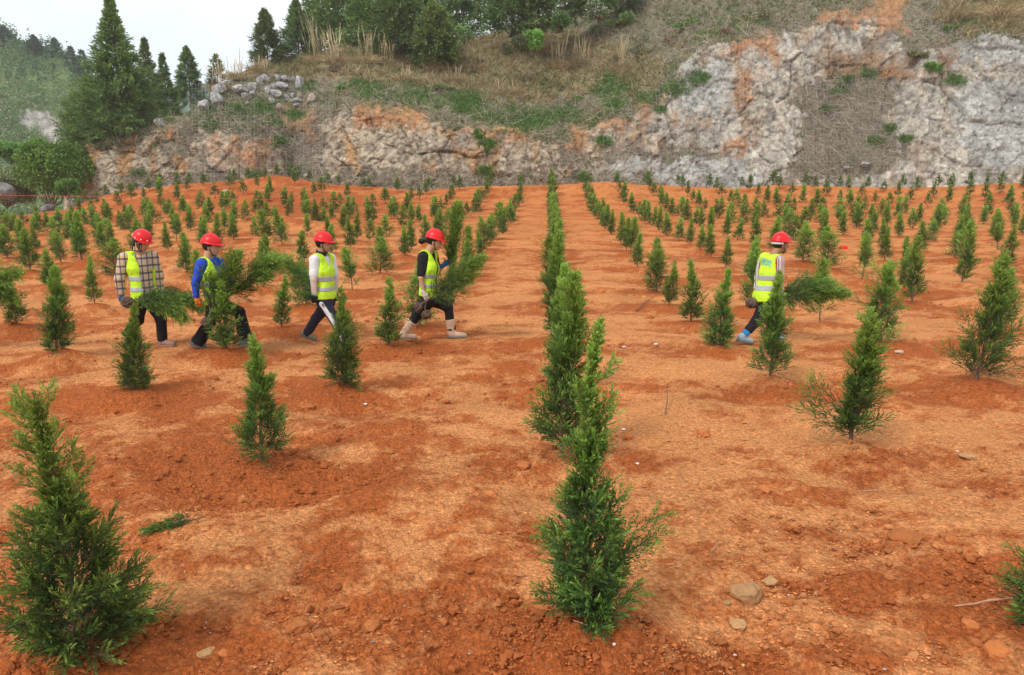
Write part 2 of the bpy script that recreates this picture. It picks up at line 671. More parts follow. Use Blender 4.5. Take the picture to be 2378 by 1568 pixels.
def build_field():
    nu, nv = 620, 500
    t = np.linspace(-1, 1, nu)
    t = 0.86 * t + 0.5 * t ** 7
    Yv = np.concatenate([[0.2, 0.8, 1.3], np.geomspace(1.6, 50, nv - 18), np.linspace(50.4, 64, 15)])
    T, Y = np.meshgrid(t, Yv)
    X = T * (Y + 0.9)
    z = base_h(X, Y) + detail_h(X, Y)
    dm = damp(X, Y)
    amp = np.clip(1.4 - Y / 14, 0.25, 1)
    rough = 0.45 + 0.75 * dm
    z += rough * (0.035 * fbm2(X * 2.2, Y * 2.2, 3, 41) + 0.030 * amp * fbm2(X * 7, Y * 7, 3, 47) + 0.020 * np.clip(1.3 - Y / 8, 0, 1) * fbm2(X * 22, Y * 22, 3, 53))
    # crumbs: little lumps standing up
    lump = np.clip(vn2(X * 16, Y * 16, 61) - 0.18, 0, 1)
    z += 0.05 * lump * np.clip(1.2 - Y / 9, 0, 1) * (0.5 + .6 * dm)
    # shallow trodden ruts running across the rows
    z += 0.02 * np.sin(Y * 3.3 + 1.5 * fbm2(X * .6, Y * .4, 2, 71) * 3) * np.clip(fbm2(X * .3, Y * .8, 2, 77) + .4, 0, 1) * np.clip(Y / 8, 0, 1)
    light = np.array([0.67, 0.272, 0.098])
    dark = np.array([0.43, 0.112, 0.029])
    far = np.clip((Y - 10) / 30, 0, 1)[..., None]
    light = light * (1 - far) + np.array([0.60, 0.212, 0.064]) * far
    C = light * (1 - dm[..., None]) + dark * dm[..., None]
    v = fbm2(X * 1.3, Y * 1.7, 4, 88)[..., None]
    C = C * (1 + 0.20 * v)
    V = np.stack([X, Y, z], -1).reshape(-1, 3)
    n = V.shape[0]
    idx = np.arange(n).reshape(Y.shape)
    F = np.stack([idx[:-1, :-1], idx[:-1, 1:], idx[1:, 1:], idx[1:, :-1]], -1).reshape(-1, 4)
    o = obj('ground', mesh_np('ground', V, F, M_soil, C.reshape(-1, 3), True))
    tag(o, 'orange red bare soil of the planting field', None, None, 'structure')
    # the land outside the field, far and behind the camera
    nx = 40
    xs = np.linspace(-1, 1, 81)
    ys = np.linspace(-1, 1, 81)
    A, B = np.meshgrid(np.sign(xs) * np.abs(xs) ** 2.2 * 440, np.sign(ys) * np.abs(ys) ** 2.2 * 440)
    zz = np.full(A.shape, -4.0) + 0 * A
    zz = np.where((B < 3) & (np.abs(A) < 60) & (B > -60), -0.25, zz)
    V = np.stack([A, B, zz], -1).reshape(-1, 3)
    idx = np.arange(len(V)).reshape(A.shape)
    F = np.stack([idx[:-1, :-1], idx[:-1, 1:], idx[1:, 1:], idx[1:, :-1]], -1).reshape(-1, 4)
    C = np.tile(np.array([[0.10, 0.12, 0.06]]), (len(V), 1))
    C[(V[:, 1] < 3) & (np.abs(V[:, 0]) < 60)] = (0.5, 0.2, 0.08)
    o = obj('valley_ground', mesh_np('valley_ground', V, F, M_soil, C, True))
    tag(o, 'low green land beyond the field', None, None, 'structure')


build_field()


def full_h(X, Y):
    X = np.atleast_1d(np.asarray(X, float))
    Y = np.atleast_1d(np.asarray(Y, float))
    return base_h(X, Y) + detail_h(X, Y)


# ------------------------------------------------------------------ the hillside with the cut rock face
_tx = np.array([150, 165, 210, 300, 380, 440, 500, 540, 600, 700, 800, 900, 1000, 1100, 1200, 1300, 1400, 1500, 1700, 2000, 2700], float)
_ty = np.array([425, 400, 335, 318, 285, 262, 225, 190, 150, 128, 114, 112, 112, 92, 62, 40, 5, -40, -120, -200, -250], float)
_kx = np.array([150, 165, 210, 300, 380, 450, 520, 620, 700, 770, 850, 950, 1050, 1150, 1250, 1300, 1350, 1420, 1480, 1500, 1560, 1600, 1650, 1720, 1800, 1900, 2000, 2100, 2200, 2300, 2378, 2700], float)
_ky = np.array([430, 410, 350, 325, 310, 290, 300, 300, 290, 268, 262, 285, 300, 300, 318, 330, 312, 290, 270, 240, 200, 150, 110, 95, 100, 60, 30, 90, 110, 80, 100, 110], float)
_dx = np.array([150, 165, 210, 250, 600, 690, 745, 785, 850, 1250, 1340, 1400, 1860, 1950, 2060, 2130, 2400, 2700], float)
_dd = np.array([68, 60, 57.5, 57, 57.5, 60.5, 60, 56, 56, 56.5, 58.5, 57, 57, 60, 58.5, 55.5, 54.5, 54], float)


def hill_depth(x, y):
    """world Y of the hillside seen at (x, y) in the reference frame"""
    yk = np.interp(x, _kx, _ky)
    yt = np.interp(x, _tx, _ty)
    d0 = np.interp(x, _dx, _dd)
    face = np.interp(x, [1350, 1650], [0.014, 0.020])
    low = np.clip(455 - y, 0, None)
    inface = np.minimum(low, np.maximum(455 - yk, 0))
    d = d0 + face * inface
    up = np.clip(yk - y, 0, None)
    d = d + up * np.interp(x, [150, 560, 900, 1400, 1700], [0.05, 0.055, 0.075, 0.07, 0.05]) * (1 + up * 0.0016)
    return d


def inpoly(x, y, poly):
    p = np.array(poly, float)
    r = np.zeros(x.shape, bool)
    j = len(p) - 1
    for i in range(len(p)):
        c = ((p[i, 1] > y) != (p[j, 1] > y)) & (x < (p[j, 0] - p[i, 0]) * (y - p[i, 1]) / (p[j, 1] - p[i, 1] + 1e-9) + p[i, 0])
        r ^= c
        j = i
    return r


ORANGE = [[(825, 250), (1005, 262), (1010, 300), (830, 290)], [(1090, 296), (1185, 303), (1170, 335), (1100, 325)],
          [(1185, 298), (1235, 300), (1230, 332), (1190, 335)], [(1320, 306), (1368, 300), (1362, 348), (1322, 352)],
          [(1385, 284), (1465, 270), (1450, 305), (1390, 315)], [(1485, 228), (1513, 240), (1500, 290), (1483, 283)],
          [(1700, 88), (1800, 88), (1800, 110), (1770, 125), (1700, 118)], [(1706, 160), (1745, 165), (1738, 215), (1712, 255), (1695, 252), (1700, 205)],
          [(1780, 95), (1805, 110), (1800, 165), (1780, 160)], [(1885, 30), (2025, 22), (2020, 60), (1885, 55)],
          [(2025, -60), (2100, -60), (2095, 85), (2030, 85)], [(2038, 150), (2125, 150), (2120, 185), (2035, 180)],
          [(560, 330), (600, 330), (595, 400), (565, 395)], [(1690, 330), (1760, 320), (1740, 350), (1690, 352)],
          [(380, 290), (420, 300), (410, 330), (380, 320)]]
BROWN = [[(1920, 130), (2005, 130), (2000, 185), (1925, 190)], [(1995, 85), (2048, 85), (2040, 160), (1995, 158)],
         [(2170, 110), (2204, 112), (2185, 190), (2165, 185)], [(640, 235), (745, 270), (740, 330), (650, 300)],
         [(1420, 330), (1500, 322), (1495, 350), (1425, 352)]]
THATCH = [[(1877, 189), (2003, 150), (2098, 168), (2068, 225), (2052, 283), (2066, 330), (2085, 371), (2060, 400), (1940, 412), (1815, 431), (1840, 370), (1862, 299), (1830, 236)],
          [(1340, 362), (1480, 358), (1690, 335), (1690, 358), (1540, 378), (1340, 385)],
          [(640, 280), (760, 300), (740, 440), (660, 440), (650, 340)], [(740, 408), (1000, 402), (1500, 408), (1560, 425), (1500, 450), (700, 450)],
          [(300, 404), (640, 400), (640, 430), (300, 440)], [(1300, 330), (1345, 330), (1335, 400), (1290, 390)],
          [(450, 265), (770, 260), (740, 320), (560, 318), (450, 300)], [(380, 300), (470, 290), (450, 345), (400, 380), (370, 340)],
          [(2045, -50), (2200, -50), (2180, 110), (2110, 150), (2060, 90)]]
DARKG = [[(1000, 326), (1100, 328), (1100, 350), (1000, 347)], [(1520, 292), (1620, 292), (1692, 300), (1690, 318), (1530, 312)],
         [(1408, 343), (1565, 348), (1560, 366), (1410, 358)], [(2010, 90), (2060, 92), (2050, 125), (2010, 122)], [(2270, 210), (2378, 205), (2378, 250), (2290, 240)]]
BLUE = [[(2200, 200), (2500, 190), (2500, 390), (2220, 390), (2230, 300)], [(1410, 380), (1720, 360), (1760, 440), (1420, 440)], [(2190, 95), (2400, 85), (2400, 150), (2200, 150)],
        [(1610, 150), (1690, 130), (1690, 260), (1560, 280), (1570, 200)]]
GREENP = [[(800, 185), (1300, 250), (1420, 260), (1360, 300), (1230, 295), (1120, 280), (860, 240)], [(480, 210), (640, 230), (760, 300), (640, 300), (500, 270)],
          [(1410, 170), (1470, 200), (1480, 240), (1400, 250)], [(380, 240), (480, 200), (500, 230), (400, 290)],
          [(1620, 30), (1850, 20), (1700, 80), (1600, 110)]]
STRAW = [[(560, 130), (1300, 70), (1540, 150), (1500, 215), (1200, 240), (900, 190), (560, 190)], [(2110, -40), (2500, -40), (2450, 75), (2200, 80), (2110, 60)]]


def hill_tint(x, y):
    wx = x + 40 * fbm2(x / 30, y / 30, 5, 101, .62)
    wy = y + 30 * fbm2(x / 26, y / 26, 5, 131, .62)
    yk = np.interp(wx, _kx, _ky)
    above = wy < yk
    n1 = fbm2(x / 90, y / 60, 4, 151)
    n2 = fbm2(x / 9, y / 7, 3, 161)
    n3 = fbm2(x / 24, y / 70, 4, 171)       # stains running down
    C = np.zeros(x.shape + (3,))
    pink = np.array([0.61, 0.51, 0.38])
    grey = np.array([0.66, 0.605, 0.51])
    k = np.clip((x - 1350) / 200 + n1 * 1.2, 0, 1)[..., None]
    C[:] = pink * (1 - k) + grey * k
    st = np.clip(n3 * 2.6 + 0.1, 0, 1)[..., None] * np.clip(1.5 - x / 1800, 0.12, 1)[..., None]
    C = C * (1 - st) + np.array([0.60, 0.36, 0.18]) * st
    dk = np.clip(-n2 * 2.0 - n1 * .7, 0, 1)[..., None]
    C = C * (1 - 0.4 * dk)
    veg = np.zeros(x.shape)
    kind = np.zeros(x.shape)        # 0 bare, 1 thatch, 2 green, 3 straw
    C[above] = np.array([0.28, 0.25, 0.165])
    kind[above] = 1
    for pol in BLUE:
        m = inpoly(wx, wy, pol)
        C[m] = C[m] * 0.35 + np.array([0.58, 0.60, 0.57]) * 0.65
    m = (x > 2080) & (wy > 80 + (2200 - wx).clip(0) * 0.6) & (wy > yk)
    for pol in STRAW:
        m = inpoly(wx, wy, pol)
        C[m] = np.array([0.38, 0.31, 0.19])
        kind[m] = 3
    for pol in GREENP:
        m = inpoly(wx, wy, pol) & (n1 + n2 * .6 > -0.12)
        C[m] = np.array([0.19, 0.21, 0.10])
        kind[m] = 2
    for pol in THATCH:
        m = inpoly(wx, wy, pol)
        C[m] = np.array([0.31, 0.27, 0.20])
        kind[m] = 1
    for lst, col in ((ORANGE, (0.62, 0.30, 0.13)), (BROWN, (0.40, 0.23, 0.11)), (DARKG, (0.32, 0.30, 0.275))):
        acc = np.zeros(x.shape)
        for ii, (ox, oy) in enumerate(((0, 0), (9, 4), (-8, 7), (4, -10), (-5, -7), (14, -3), (-14, 0), (2, 14))):
            ux, uy = wx + ox + 7 * fbm2(x / 7, y / 6, 2, 181 + ii), wy + oy + 6 * fbm2(x / 6, y / 7, 2, 191 + ii)
            hit = np.zeros(x.shape, bool)
            for pol in lst:
                hit |= inpoly(ux, uy, pol)
            acc += hit / 8
        w = np.clip(acc * (1.15 + 1.2 * n2 + .8 * n1), 0, 1)[..., None] * (.55 if lst is DARKG else .85)
        C = C * (1 - w) + np.array(col) * w
        kind[(acc > .5)] = 0
    C = C * (1 + 0.38 * n2[..., None] * np.array([1, 1, 1]))
    return np.clip(C, 0.01, 0.8), kind


def facets(u, v, size, seed):
    """broken rock faces: every cell is a plane with its own offset and tilt"""
    U, V = u / size, v / size
    iu, iv = np.floor(U), np.floor(V)
    best = np.full(U.shape, 9.0)
    sec = np.full(U.shape, 9.0)
    off = np.zeros(U.shape)
    z = np.zeros_like(iu)
    for a in (-1, 0, 1):
        for b in (-1, 0, 1):
            ci, cj = iu + a, iv + b
            cu = ci + .5 + .9 * (_h(ci, cj, z, seed) - .5)
            cv = cj + .5 + .9 * (_h(ci, cj, z, seed + 1) - .5)
            d = (U - cu) ** 2 + (V - cv) ** 2
            o = (_h(ci, cj, z, seed + 2) - .5) + (U - cu) * (_h(ci, cj, z, seed + 3) - .5) * 1.3 + (V - cv) * (_h(ci, cj, z, seed + 4) - .5) * 1.1
            m = d < best
            sec = np.where(m, best, np.minimum(sec, d))
            off = np.where(m, o, off)
            best = np.where(m, d, best)
    return off, np.sqrt(sec) - np.sqrt(best)


def hill_point(x, y):
    """world point of the displaced hillside"""
    x = np.asarray(x, float)
    y = np.asarray(y, float)
    P = at(x, y, hill_depth(x, y))
    C, kind = hill_tint(x, y)
    rk = (kind == 0).astype(float)
    q = P * np.array([0.55, 0.55, 0.30])
    rid = 1 - np.abs(vn3(q * 1.0, 3)) * 2
    rid2 = 1 - np.abs(vn3(P * np.array([1.2, 1.2, 0.55]), 7)) * 2
    rid3 = 1 - np.abs(vn3(P * np.array([3.1, 3.1, 1.5]), 8)) * 2
    bed = np.abs(((P[..., 2] + 0.25 * P[..., 0] * .4 + 1.2 * vn3(P * .4, 12)) * 1.6) % 1 - .5)      # bedding steps
    dr = (0.85 * rid + 0.42 * rid2 + 0.24 * rid3 + 0.07 * bed) * (0.78 + .22 * rk) + (0.26 * np.abs(vn3(P * np.array([4.5, 4.5, 6.5]), 9)) * 2 + .16 * vn3(P * 9, 29)) * (.55 + .45 * rk)
    wq = P + .5 * np.stack([vn3(P * .9, 61), vn3(P * .9, 62), vn3(P * .9, 63)], -1)
    f1, e1_ = facets(wq[..., 0] + .3 * wq[..., 2], wq[..., 2] * .75 + .12 * wq[..., 0], 3.2, 201)
    f2, e2_ = facets(wq[..., 0] * 1.0 - .25 * wq[..., 2], wq[..., 2] * .8, 1.15, 231)
    f3, e3_ = facets(wq[..., 0], wq[..., 2] * 1.3, .45, 261)
    steep = np.clip((y - np.interp(x, _kx, _ky) + 30) / 40, 0, 1)
    crack = np.clip(1 - e1_ / .06, 0, 1) * .5 + np.clip(1 - e2_ / .09, 0, 1) * .28
    dr = dr * .55 + steep * (.62 * f1 + .30 * f2 + .18 * f3 - crack * .8) + .3
    C = C * (1 + steep[..., None] * rk[..., None] * (.30 * f2 + .22 * f3)[..., None])
    edge = np.clip((x - 150) / 60, 0, 1)
    P = P.copy()
    P[..., 1] -= dr * 0.62 * (0.3 + .7 * edge)
    P[..., 2] += (0.25 * vn3(P * 1.1, 14)) * (1 - rk)
    return P, C, kind


def build_hill():
    xs = np.concatenate([np.arange(150, 2420, 2.9), np.arange(2420, 2900, 16)])
    nv = 190
    v = np.linspace(0, 1, nv)
    Xg, Vg = np.meshgrid(xs, v)
    yt = np.maximum(np.interp(Xg, _tx, _ty), -90)
    Yg = 500 + (yt - 500) * Vg
    P, C, kind = hill_point(Xg, Yg)
    # the land goes on behind the crest
    top, tC = P[-1], C[-1]
    ex, ec = [], []
    for i, (dy, dz) in enumerate([(1.5, .1), (4, .1), (9, .4), (18, 2.0), (40, 6)]):
        q = top.copy()
        wgt = np.clip((xs - 560) / 500, 0, 1)
        q[:, 0] *= 1 + dy / 70
        q[:, 1] += dy
        q[:, 2] += dz * wgt - dy * 0.10 * (1 - wgt) + .2 * vn3(q, 31)
        ex.append(q)
        ec.append(tC * .9)
    P = np.concatenate([P, np.array(ex)], 0)
    C = np.concatenate([C, np.array(ec)], 0)
    # left end turned away
    idx = np.arange(P.shape[0] * P.shape[1]).reshape(P.shape[:2])
    F = np.stack([idx[:-1, :-1], idx[:-1, 1:], idx[1:, 1:], idx[1:, :-1]], -1).reshape(-1, 4)
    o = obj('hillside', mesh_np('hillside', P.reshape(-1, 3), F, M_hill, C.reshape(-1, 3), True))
    tag(o, 'quarried hillside of pale rock with orange soil and scrub above', None, None, 'structure')


build_hill()


def far_hill(name, pts, D, drop, seed, col, label, n=160, rough=3.0, back=60):
    px = np.array([p[0] for p in pts], float)
    py = np.array([p[1] for p in pts], float)
    xs = np.linspace(px[0], px[-1], n)
    ys = np.interp(xs, px, py)
    nv = 70
    v = np.linspace(0, 1, nv)
    Xg, Vg = np.meshgrid(xs, v)
    Yb = 500.0
    Yg = Yb + (np.interp(Xg, px, py) - Yb) * Vg
    P = at(Xg, Yg, D + drop * Vg)
    P[..., 1] += rough * 4 * fbm2(P[..., 0] / (rough * 12), P[..., 2] / (rough * 12), 4, seed)
    last = P[-1].copy()
    last[:, 1] += back
    last[:, 2] -= back * .5
    P = np.concatenate([P, last[None]], 0)
    n1 = fbm2(P[..., 0] / 14, P[..., 2] / 12, 4, seed + 3)
    C = np.array(col) * (1 + 0.9 * n1[..., None])
    qx, qy, _ = proj(P)
    n5 = fbm2(qx / 8, qy / 8, 3, 5)
    sc_ = inpoly(qx + 14 * n5, qy + 10 * n5, [(52, 262), (110, 258), (150, 290), (172, 340), (120, 340), (90, 310), (45, 290)])
    C[sc_] = np.array([.42, .38, .33]) * (1 + n5[sc_][:, None])
    idx = np.arange(P.shape[0] * P.shape[1]).reshape(P.shape[:2])
    F = np.stack([idx[:-1, :-1], idx[:-1, 1:], idx[1:, 1:], idx[1:, :-1]], -1).reshape(-1, 4)
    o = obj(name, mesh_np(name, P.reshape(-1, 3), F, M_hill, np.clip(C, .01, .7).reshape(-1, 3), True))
    tag(o, label, None, None, 'structure')
    return P


HP = far_hill('green_hill', [(-500, -60), (-200, 20), (-40, 60), (10, 74), (60, 98), (125, 118), (180, 132), (205, 160), (235, 195), (300, 250), (400, 330), (520, 440)], 150, 60, 5,
              (0.19, 0.26, 0.09), 'green forested hill rising at the left behind the field')
far_hill('distant_hill', [(-300, 250), (-200, 230), (200, 240), (380, 218), (440, 200), (480, 196), (505, 190), (560, 215), (640, 250), (760, 300)], 330, 60, 15,
         (0.12, 0.15, 0.12), 'pale blue far hill low on the horizon', rough=9)
# ------------------------------------------------------------------ conifers
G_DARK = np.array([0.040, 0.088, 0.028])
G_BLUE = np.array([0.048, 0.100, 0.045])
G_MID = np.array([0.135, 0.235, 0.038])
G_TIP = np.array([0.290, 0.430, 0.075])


def interp_poly(P, t):
    m = len(P)
    f = np.clip(t, 0, 1) * (m - 1)
    i = np.minimum(f.astype(int), m - 2)
    w = (f - i)[:, None]
    return P[i] * (1 - w) + P[i + 1] * w


def conifer(seed, stem, R, nb, ns, nl, leafL, leafW, prof, elev=(0.5, 1.15), curl=0.5, droop=0.0, tb=0.07, sub=0.38,
            bright=0.5, trunk_r=0.016, tend=1.0, leader=0.3, spread_noise=0.35, side_br=(), grav=np.array([0, 0, -1.0]), branch_r=0.22, tpow=1.0, dark=None, tip=None, upl=0.0, tscale=0.62, epow=1.0):
    rng = np.random.default_rng(seed)
    stem = np.asarray(stem, float)
    H = np.linalg.norm(np.diff(stem, axis=0), axis=1).sum()
    t = tb + (tend - tb) * ((np.arange(nb) + rng.random(nb)) / nb) ** tpow
    L = R * prof(t) * (1 + .45 * upl * t) * (1 - spread_noise + 2 * spread_noise * rng.random(nb))
    az = np.arange(nb) * 2.39996 + rng.normal(0, .3, nb)
    el = elev[0] + (elev[1] - elev[0]) * t ** epow + rng.normal(0, .15, nb)
    if len(side_br):
        for (tt, ll, aa, ee) in side_br:
            t = np.append(t, tt)
            L = np.append(L, ll)
            az = np.append(az, aa)
            el = np.append(el, ee)
    B = len(t)
    pos = interp_poly(stem, t)
    tan = nrm(interp_poly(stem, np.minimum(t + .03, 1)) - interp_poly(stem, np.maximum(t - .03, 0)))
    ref = np.where(np.abs(tan[:, 2:3]) > 0.8, np.array([1.0, 0, 0]), np.array([0, 0, 1.0]))
    e1 = nrm(np.cross(np.broadcast_to(ref, tan.shape), tan))
    e2 = np.cross(tan, e1)
    out = np.sin(az)[:, None] * e2 - np.cos(az)[:, None] * e1     # with an upright stem: az=0 -> +Y, az=pi/2 -> ...
    d0 = np.cos(el)[:, None] * out + np.sin(el)[:, None] * tan
    m = 6
    us = np.linspace(0, 1, m)
    jit = rng.normal(0, .18, (B, 3))
    D = nrm(d0[:, None, :] + curl * us[None, :, None] * tan[:, None, :] + droop * (us ** 1.5)[None, :, None] * grav + jit[:, None, :] * us[None, :, None])
    step = (L / (m - 1))[:, None, None]
    Bp = pos[:, None, :] + np.concatenate([np.zeros((B, 1, 3)), np.cumsum((D[:, :-1] + D[:, 1:]) * .5 * step, axis=1)], 1)
    # wood
    tr = np.linspace(1, 0.12, len(stem)) * trunk_r
    TV, TF = tubes(stem[None], tr[None], 6)
    br = trunk_r * branch_r * (1 - 0.8 * us)[None, :] * np.clip(L / max(R, 1e-6), .3, 1.2)[:, None]
    BV, BF = tubes(Bp, br, 3)
    # sprays
    u = 0.12 + 0.88 * ((np.arange(ns)[None, :] + rng.random((B, ns))) / ns) ** 0.85
    f = u * (m - 1)
    i0 = np.minimum(f.astype(int), m - 2)
    w = (f - i0)[..., None]
    bi = np.arange(B)[:, None]
    sp = Bp[bi, i0] * (1 - w) + Bp[bi, i0 + 1] * w
    sd_ = D[bi, i0] * (1 - w) + D[bi, i0 + 1] * w
    sp = sp.reshape(-1, 3)
    sd_ = nrm(sd_.reshape(-1, 3))
    tt = np.repeat(t, ns)
    uu = u.ravel()
    LL = np.repeat(L, ns)
    keep = rng.random(len(sp)) < np.clip(LL / (.60 * R), .30, 1)
    sp, sd_, tt, uu, LL = sp[keep], sd_[keep], tt[keep], uu[keep], LL[keep]
    # the leader itself
    nlead = int(ns * nb * 0.035)
    if leader > 0:
        tl = tend - leader + leader * rng.random(nlead) ** 0.8
        lp = interp_poly(stem, tl)
        ld = nrm(interp_poly(stem, np.minimum(tl + .03, 1)) - interp_poly(stem, np.maximum(tl - .03, 0)) + rng.normal(0, .3, (nlead, 3)))
        sp = np.concatenate([sp, lp])
        sd_ = np.concatenate([sd_, ld])
        tt = np.concatenate([tt, tl])
        uu = np.concatenate([uu, np.full(nlead, .75)])
        LL = np.concatenate([LL, np.full(nlead, R * .35)])
    N = len(sp)
    rv = nrm(rng.normal(size=(N, 3)))
    sid = nrm(np.cross(sd_, rv))
    sdir = nrm(sd_ * 0.85 + sid * 0.55 + droop * .35 * grav * uu[:, None])
    lsc = np.clip(1.12 - tscale * np.clip(tt, 0, 1), .3, 1.2)
    sl = sub * LL * (1.15 - uu * .75) + leafL * 1.3 * lsc
    pl = nrm(np.cross(sdir, nrm(rng.normal(size=(N, 3)))))
    q = (np.arange(nl) + .5) / nl
    base = sp[:, None, :] + sdir[:, None, :] * (sl[:, None] * q[None, :])[..., None]
    sg = np.where(np.arange(nl) % 2 == 0, 1.0, -1.0)
    ldir = nrm(sdir[:, None, :] * 0.9 + pl[:, None, :] * (sg * 0.45)[None, :, None] + rng.normal(0, .16, (N, nl, 3)) + droop * .25 * grav)
    ll = leafL * lsc[:, None] * (1.15 - .5 * q)[None, :] * (.7 + .6 * rng.random((N, nl)))
    wd = nrm(np.cross(ldir, rng.normal(size=(N, nl, 3)))) * (leafW * .5)
    v0 = base
    mid = base + ldir * (ll * .45)[..., None]
    v1 = mid + wd
    v2 = base + ldir * ll[..., None]
    v3 = mid - wd
    V = np.stack([v0, v1, v2, v3], 2).reshape(-1, 3)
    F = np.arange(len(V)).reshape(-1, 4)
    a = 0.08 + 0.50 * np.clip((tt - .35) / .6, 0, 1)[:, None] * bright * 1.6 + 0.42 * (uu ** 2)[:, None] * (0.3 + q[None, :]) * (0.5 + bright) + rng.normal(0, .09, (N, 1))  # lighter new growth, with skylight highlights on the tips painted into the tint
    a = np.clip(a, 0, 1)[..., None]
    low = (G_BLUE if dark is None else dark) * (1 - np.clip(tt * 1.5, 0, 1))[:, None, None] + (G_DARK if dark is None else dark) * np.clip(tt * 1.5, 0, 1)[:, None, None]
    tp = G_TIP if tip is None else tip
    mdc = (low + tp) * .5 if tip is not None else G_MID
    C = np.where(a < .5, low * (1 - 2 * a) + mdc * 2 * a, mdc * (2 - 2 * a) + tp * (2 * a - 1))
    C = C * (1 + rng.normal(0, .12, (N, 1, 1)))
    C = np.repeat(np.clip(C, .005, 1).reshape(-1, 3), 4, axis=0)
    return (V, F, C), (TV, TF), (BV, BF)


def prof_of(var):
    if var in ('cone',):
        return lambda t: np.interp(t, [0, .08, .25, .45, .7, 1], [.85, 1.0, 1, .70, .36, .08])
    if var == 'tall':
        return lambda t: np.interp(t, [0, .1, .35, .6, .85, 1], [.8, .95, 1, .78, .38, .10])
    if var == 'wide':
        return lambda t: np.interp(t, [0, .1, .3, .5, .75, 1], [.8, 1.1, 1.1, .78, .38, .1])
    if var == 'open':
        return lambda t: np.interp(t, [0, .1, .3, .5, .65, 1], [.8, 1.0, 1, .70, .36, .10])
    if var == 'bare':
        return lambda t: np.interp(t, [0, .22, .25, .5, .8, 1], [.3, .5, .8, 1.1, .7, .2])
    return lambda t: np.interp(t, [0, .1, .3, .6, 1], [.7, 1, 1, .6, .15])


def sapling_meshes(seed, var, lod, lean=0.0, h=1.0):
    """unit-height sapling (scaled per copy). lod 0 near .. 2 far"""
    rng = np.random.default_rng(seed + 900)
    zs = np.linspace(0, 1, 9)
    cx = lean * zs ** 1.6 + 0.015 * np.sin(zs * 5 + seed)
    cy = 0.02 * np.sin(zs * 4 + seed * 2) + (rng.random() - .5) * .08 * zs
    stem = np.stack([cx, cy, zs], 1)
    R = {'cone': .165, 'tall': .145, 'wide': .19, 'open': .165, 'bare': .18, 'swept': .19, 'side': .165}.get(var, .2)
    nb, ns, nl, lL, lW = [(90, 13, 10, .046, .0075), (62, 8, 7, .062, .013), (40, 5, 5, .10, .032)][lod]
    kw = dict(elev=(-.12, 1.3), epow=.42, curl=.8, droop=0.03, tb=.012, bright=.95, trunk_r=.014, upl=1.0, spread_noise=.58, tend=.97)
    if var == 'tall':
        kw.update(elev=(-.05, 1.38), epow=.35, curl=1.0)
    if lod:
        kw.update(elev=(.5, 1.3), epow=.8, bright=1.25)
    if var == 'bare':
        kw.update(tb=.24)
        if lod < 2:
            kw['side_br'] = [(.15, .2, 1.2, .1), (.18, .22, -1.6, .0), (.12, .16, 2.9, 0.1)]
    if var == 'open':
        kw.update(tpow=1.35, leader=.42)
    if var == 'swept':
        kw.update(elev=(.2, .9), curl=.3, side_br=[(.5, .42, -1.9, .35), (.62, .40, -1.5, .5), (.72, .36, -1.7, .7), (.4, .36, -1.5, .3), (.8, .3, -1.6, .7)])
    if var == 'side':
        kw.update(elev=(.7, 1.25), curl=.7, side_br=[(.10, .42, -1.75, .05), (.14, .40, -1.6, .25), (.2, .38, -1.5, .62), (.12, .36, -1.8, .12), (.62, .30, 1.6, .8), (.18, .40, -1.4, .5), (.1, .22, 1.5, .1)])
    if var == 'wide':
        kw.update(elev=(.3, 1.2), side_br=[(.08, .33, 2.1, 0.05), (.09, .30, -1.2, .02)])
    return conifer(seed, stem, R, nb, ns, nl, lL, lW, prof_of(var), **kw)


def finish_sapling(root, tri, crown_name='crown'):
    (V, F, C), (TV, TF), (BV, BF) = tri
    obj('trunk', mesh_np('trunk', TV, TF, M_wood, None, True), root)
    if BV is not None:
        bo = obj('branches', mesh_np('branches', BV, BF, M_wood, None, True), root)
        bo['kind'] = 'stuff'
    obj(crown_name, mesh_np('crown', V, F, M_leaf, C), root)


def hero_left():
    """the large sapling at the left front: dense skirt, thin bare leader"""
    zs = np.linspace(0, 1, 12)
    stem = np.stack([0.03 * np.sin(zs * 3), 0.02 * np.sin(zs * 5), zs], 1) * np.array([1, 1, 1.16])
    pr = lambda t: np.interp(t, [0, .06, .18, .35, .5, .62, .75, 1], [.95, 1.12, 1.05, .76, .46, .24, .13, .04])
    a = conifer(501, stem, .245, 140, 16, 12, .034, .0066, pr, elev=(.0, 1.25), epow=.55, curl=.6, droop=.05, tb=.02, sub=.28, bright=.95, trunk_r=.013, tpow=1.5, leader=.22, spread_noise=.4, upl=.8, tend=.97,
                side_br=[(.2, .30, -1.6, .15), (.3, .30, -1.4, .12), (.25, .29, -1.8, .0), (.33, .28, -1.6, .25), (.14, .28, 1.6, .1), (.2, .27, 1.9, .3), (.1, .26, 1.3, .0), (.4, .24, -1.4, .4), (.75, .15, -1.5, .5), (.7, .16, 1.4, .65), (.86, .15, -1.3, .6), (.6, .2, -1.7, .6), (.58, .20, 1.3, .9), (.66, .22, -1.2, 1.0), (.72, .2, 2.0, 1.1), (.8, .2, -2.0, 1.1), (.84, .2, .8, 1.2), (.9, .14, -1.5, .9), (.55, .22, 1.9, .6), (.04, .28, -1.2, -.1), (.05, .26, 1.2, -.1), (.04, .24, 2.6, -.05), (.06, .24, .3, -.05)])
    return a


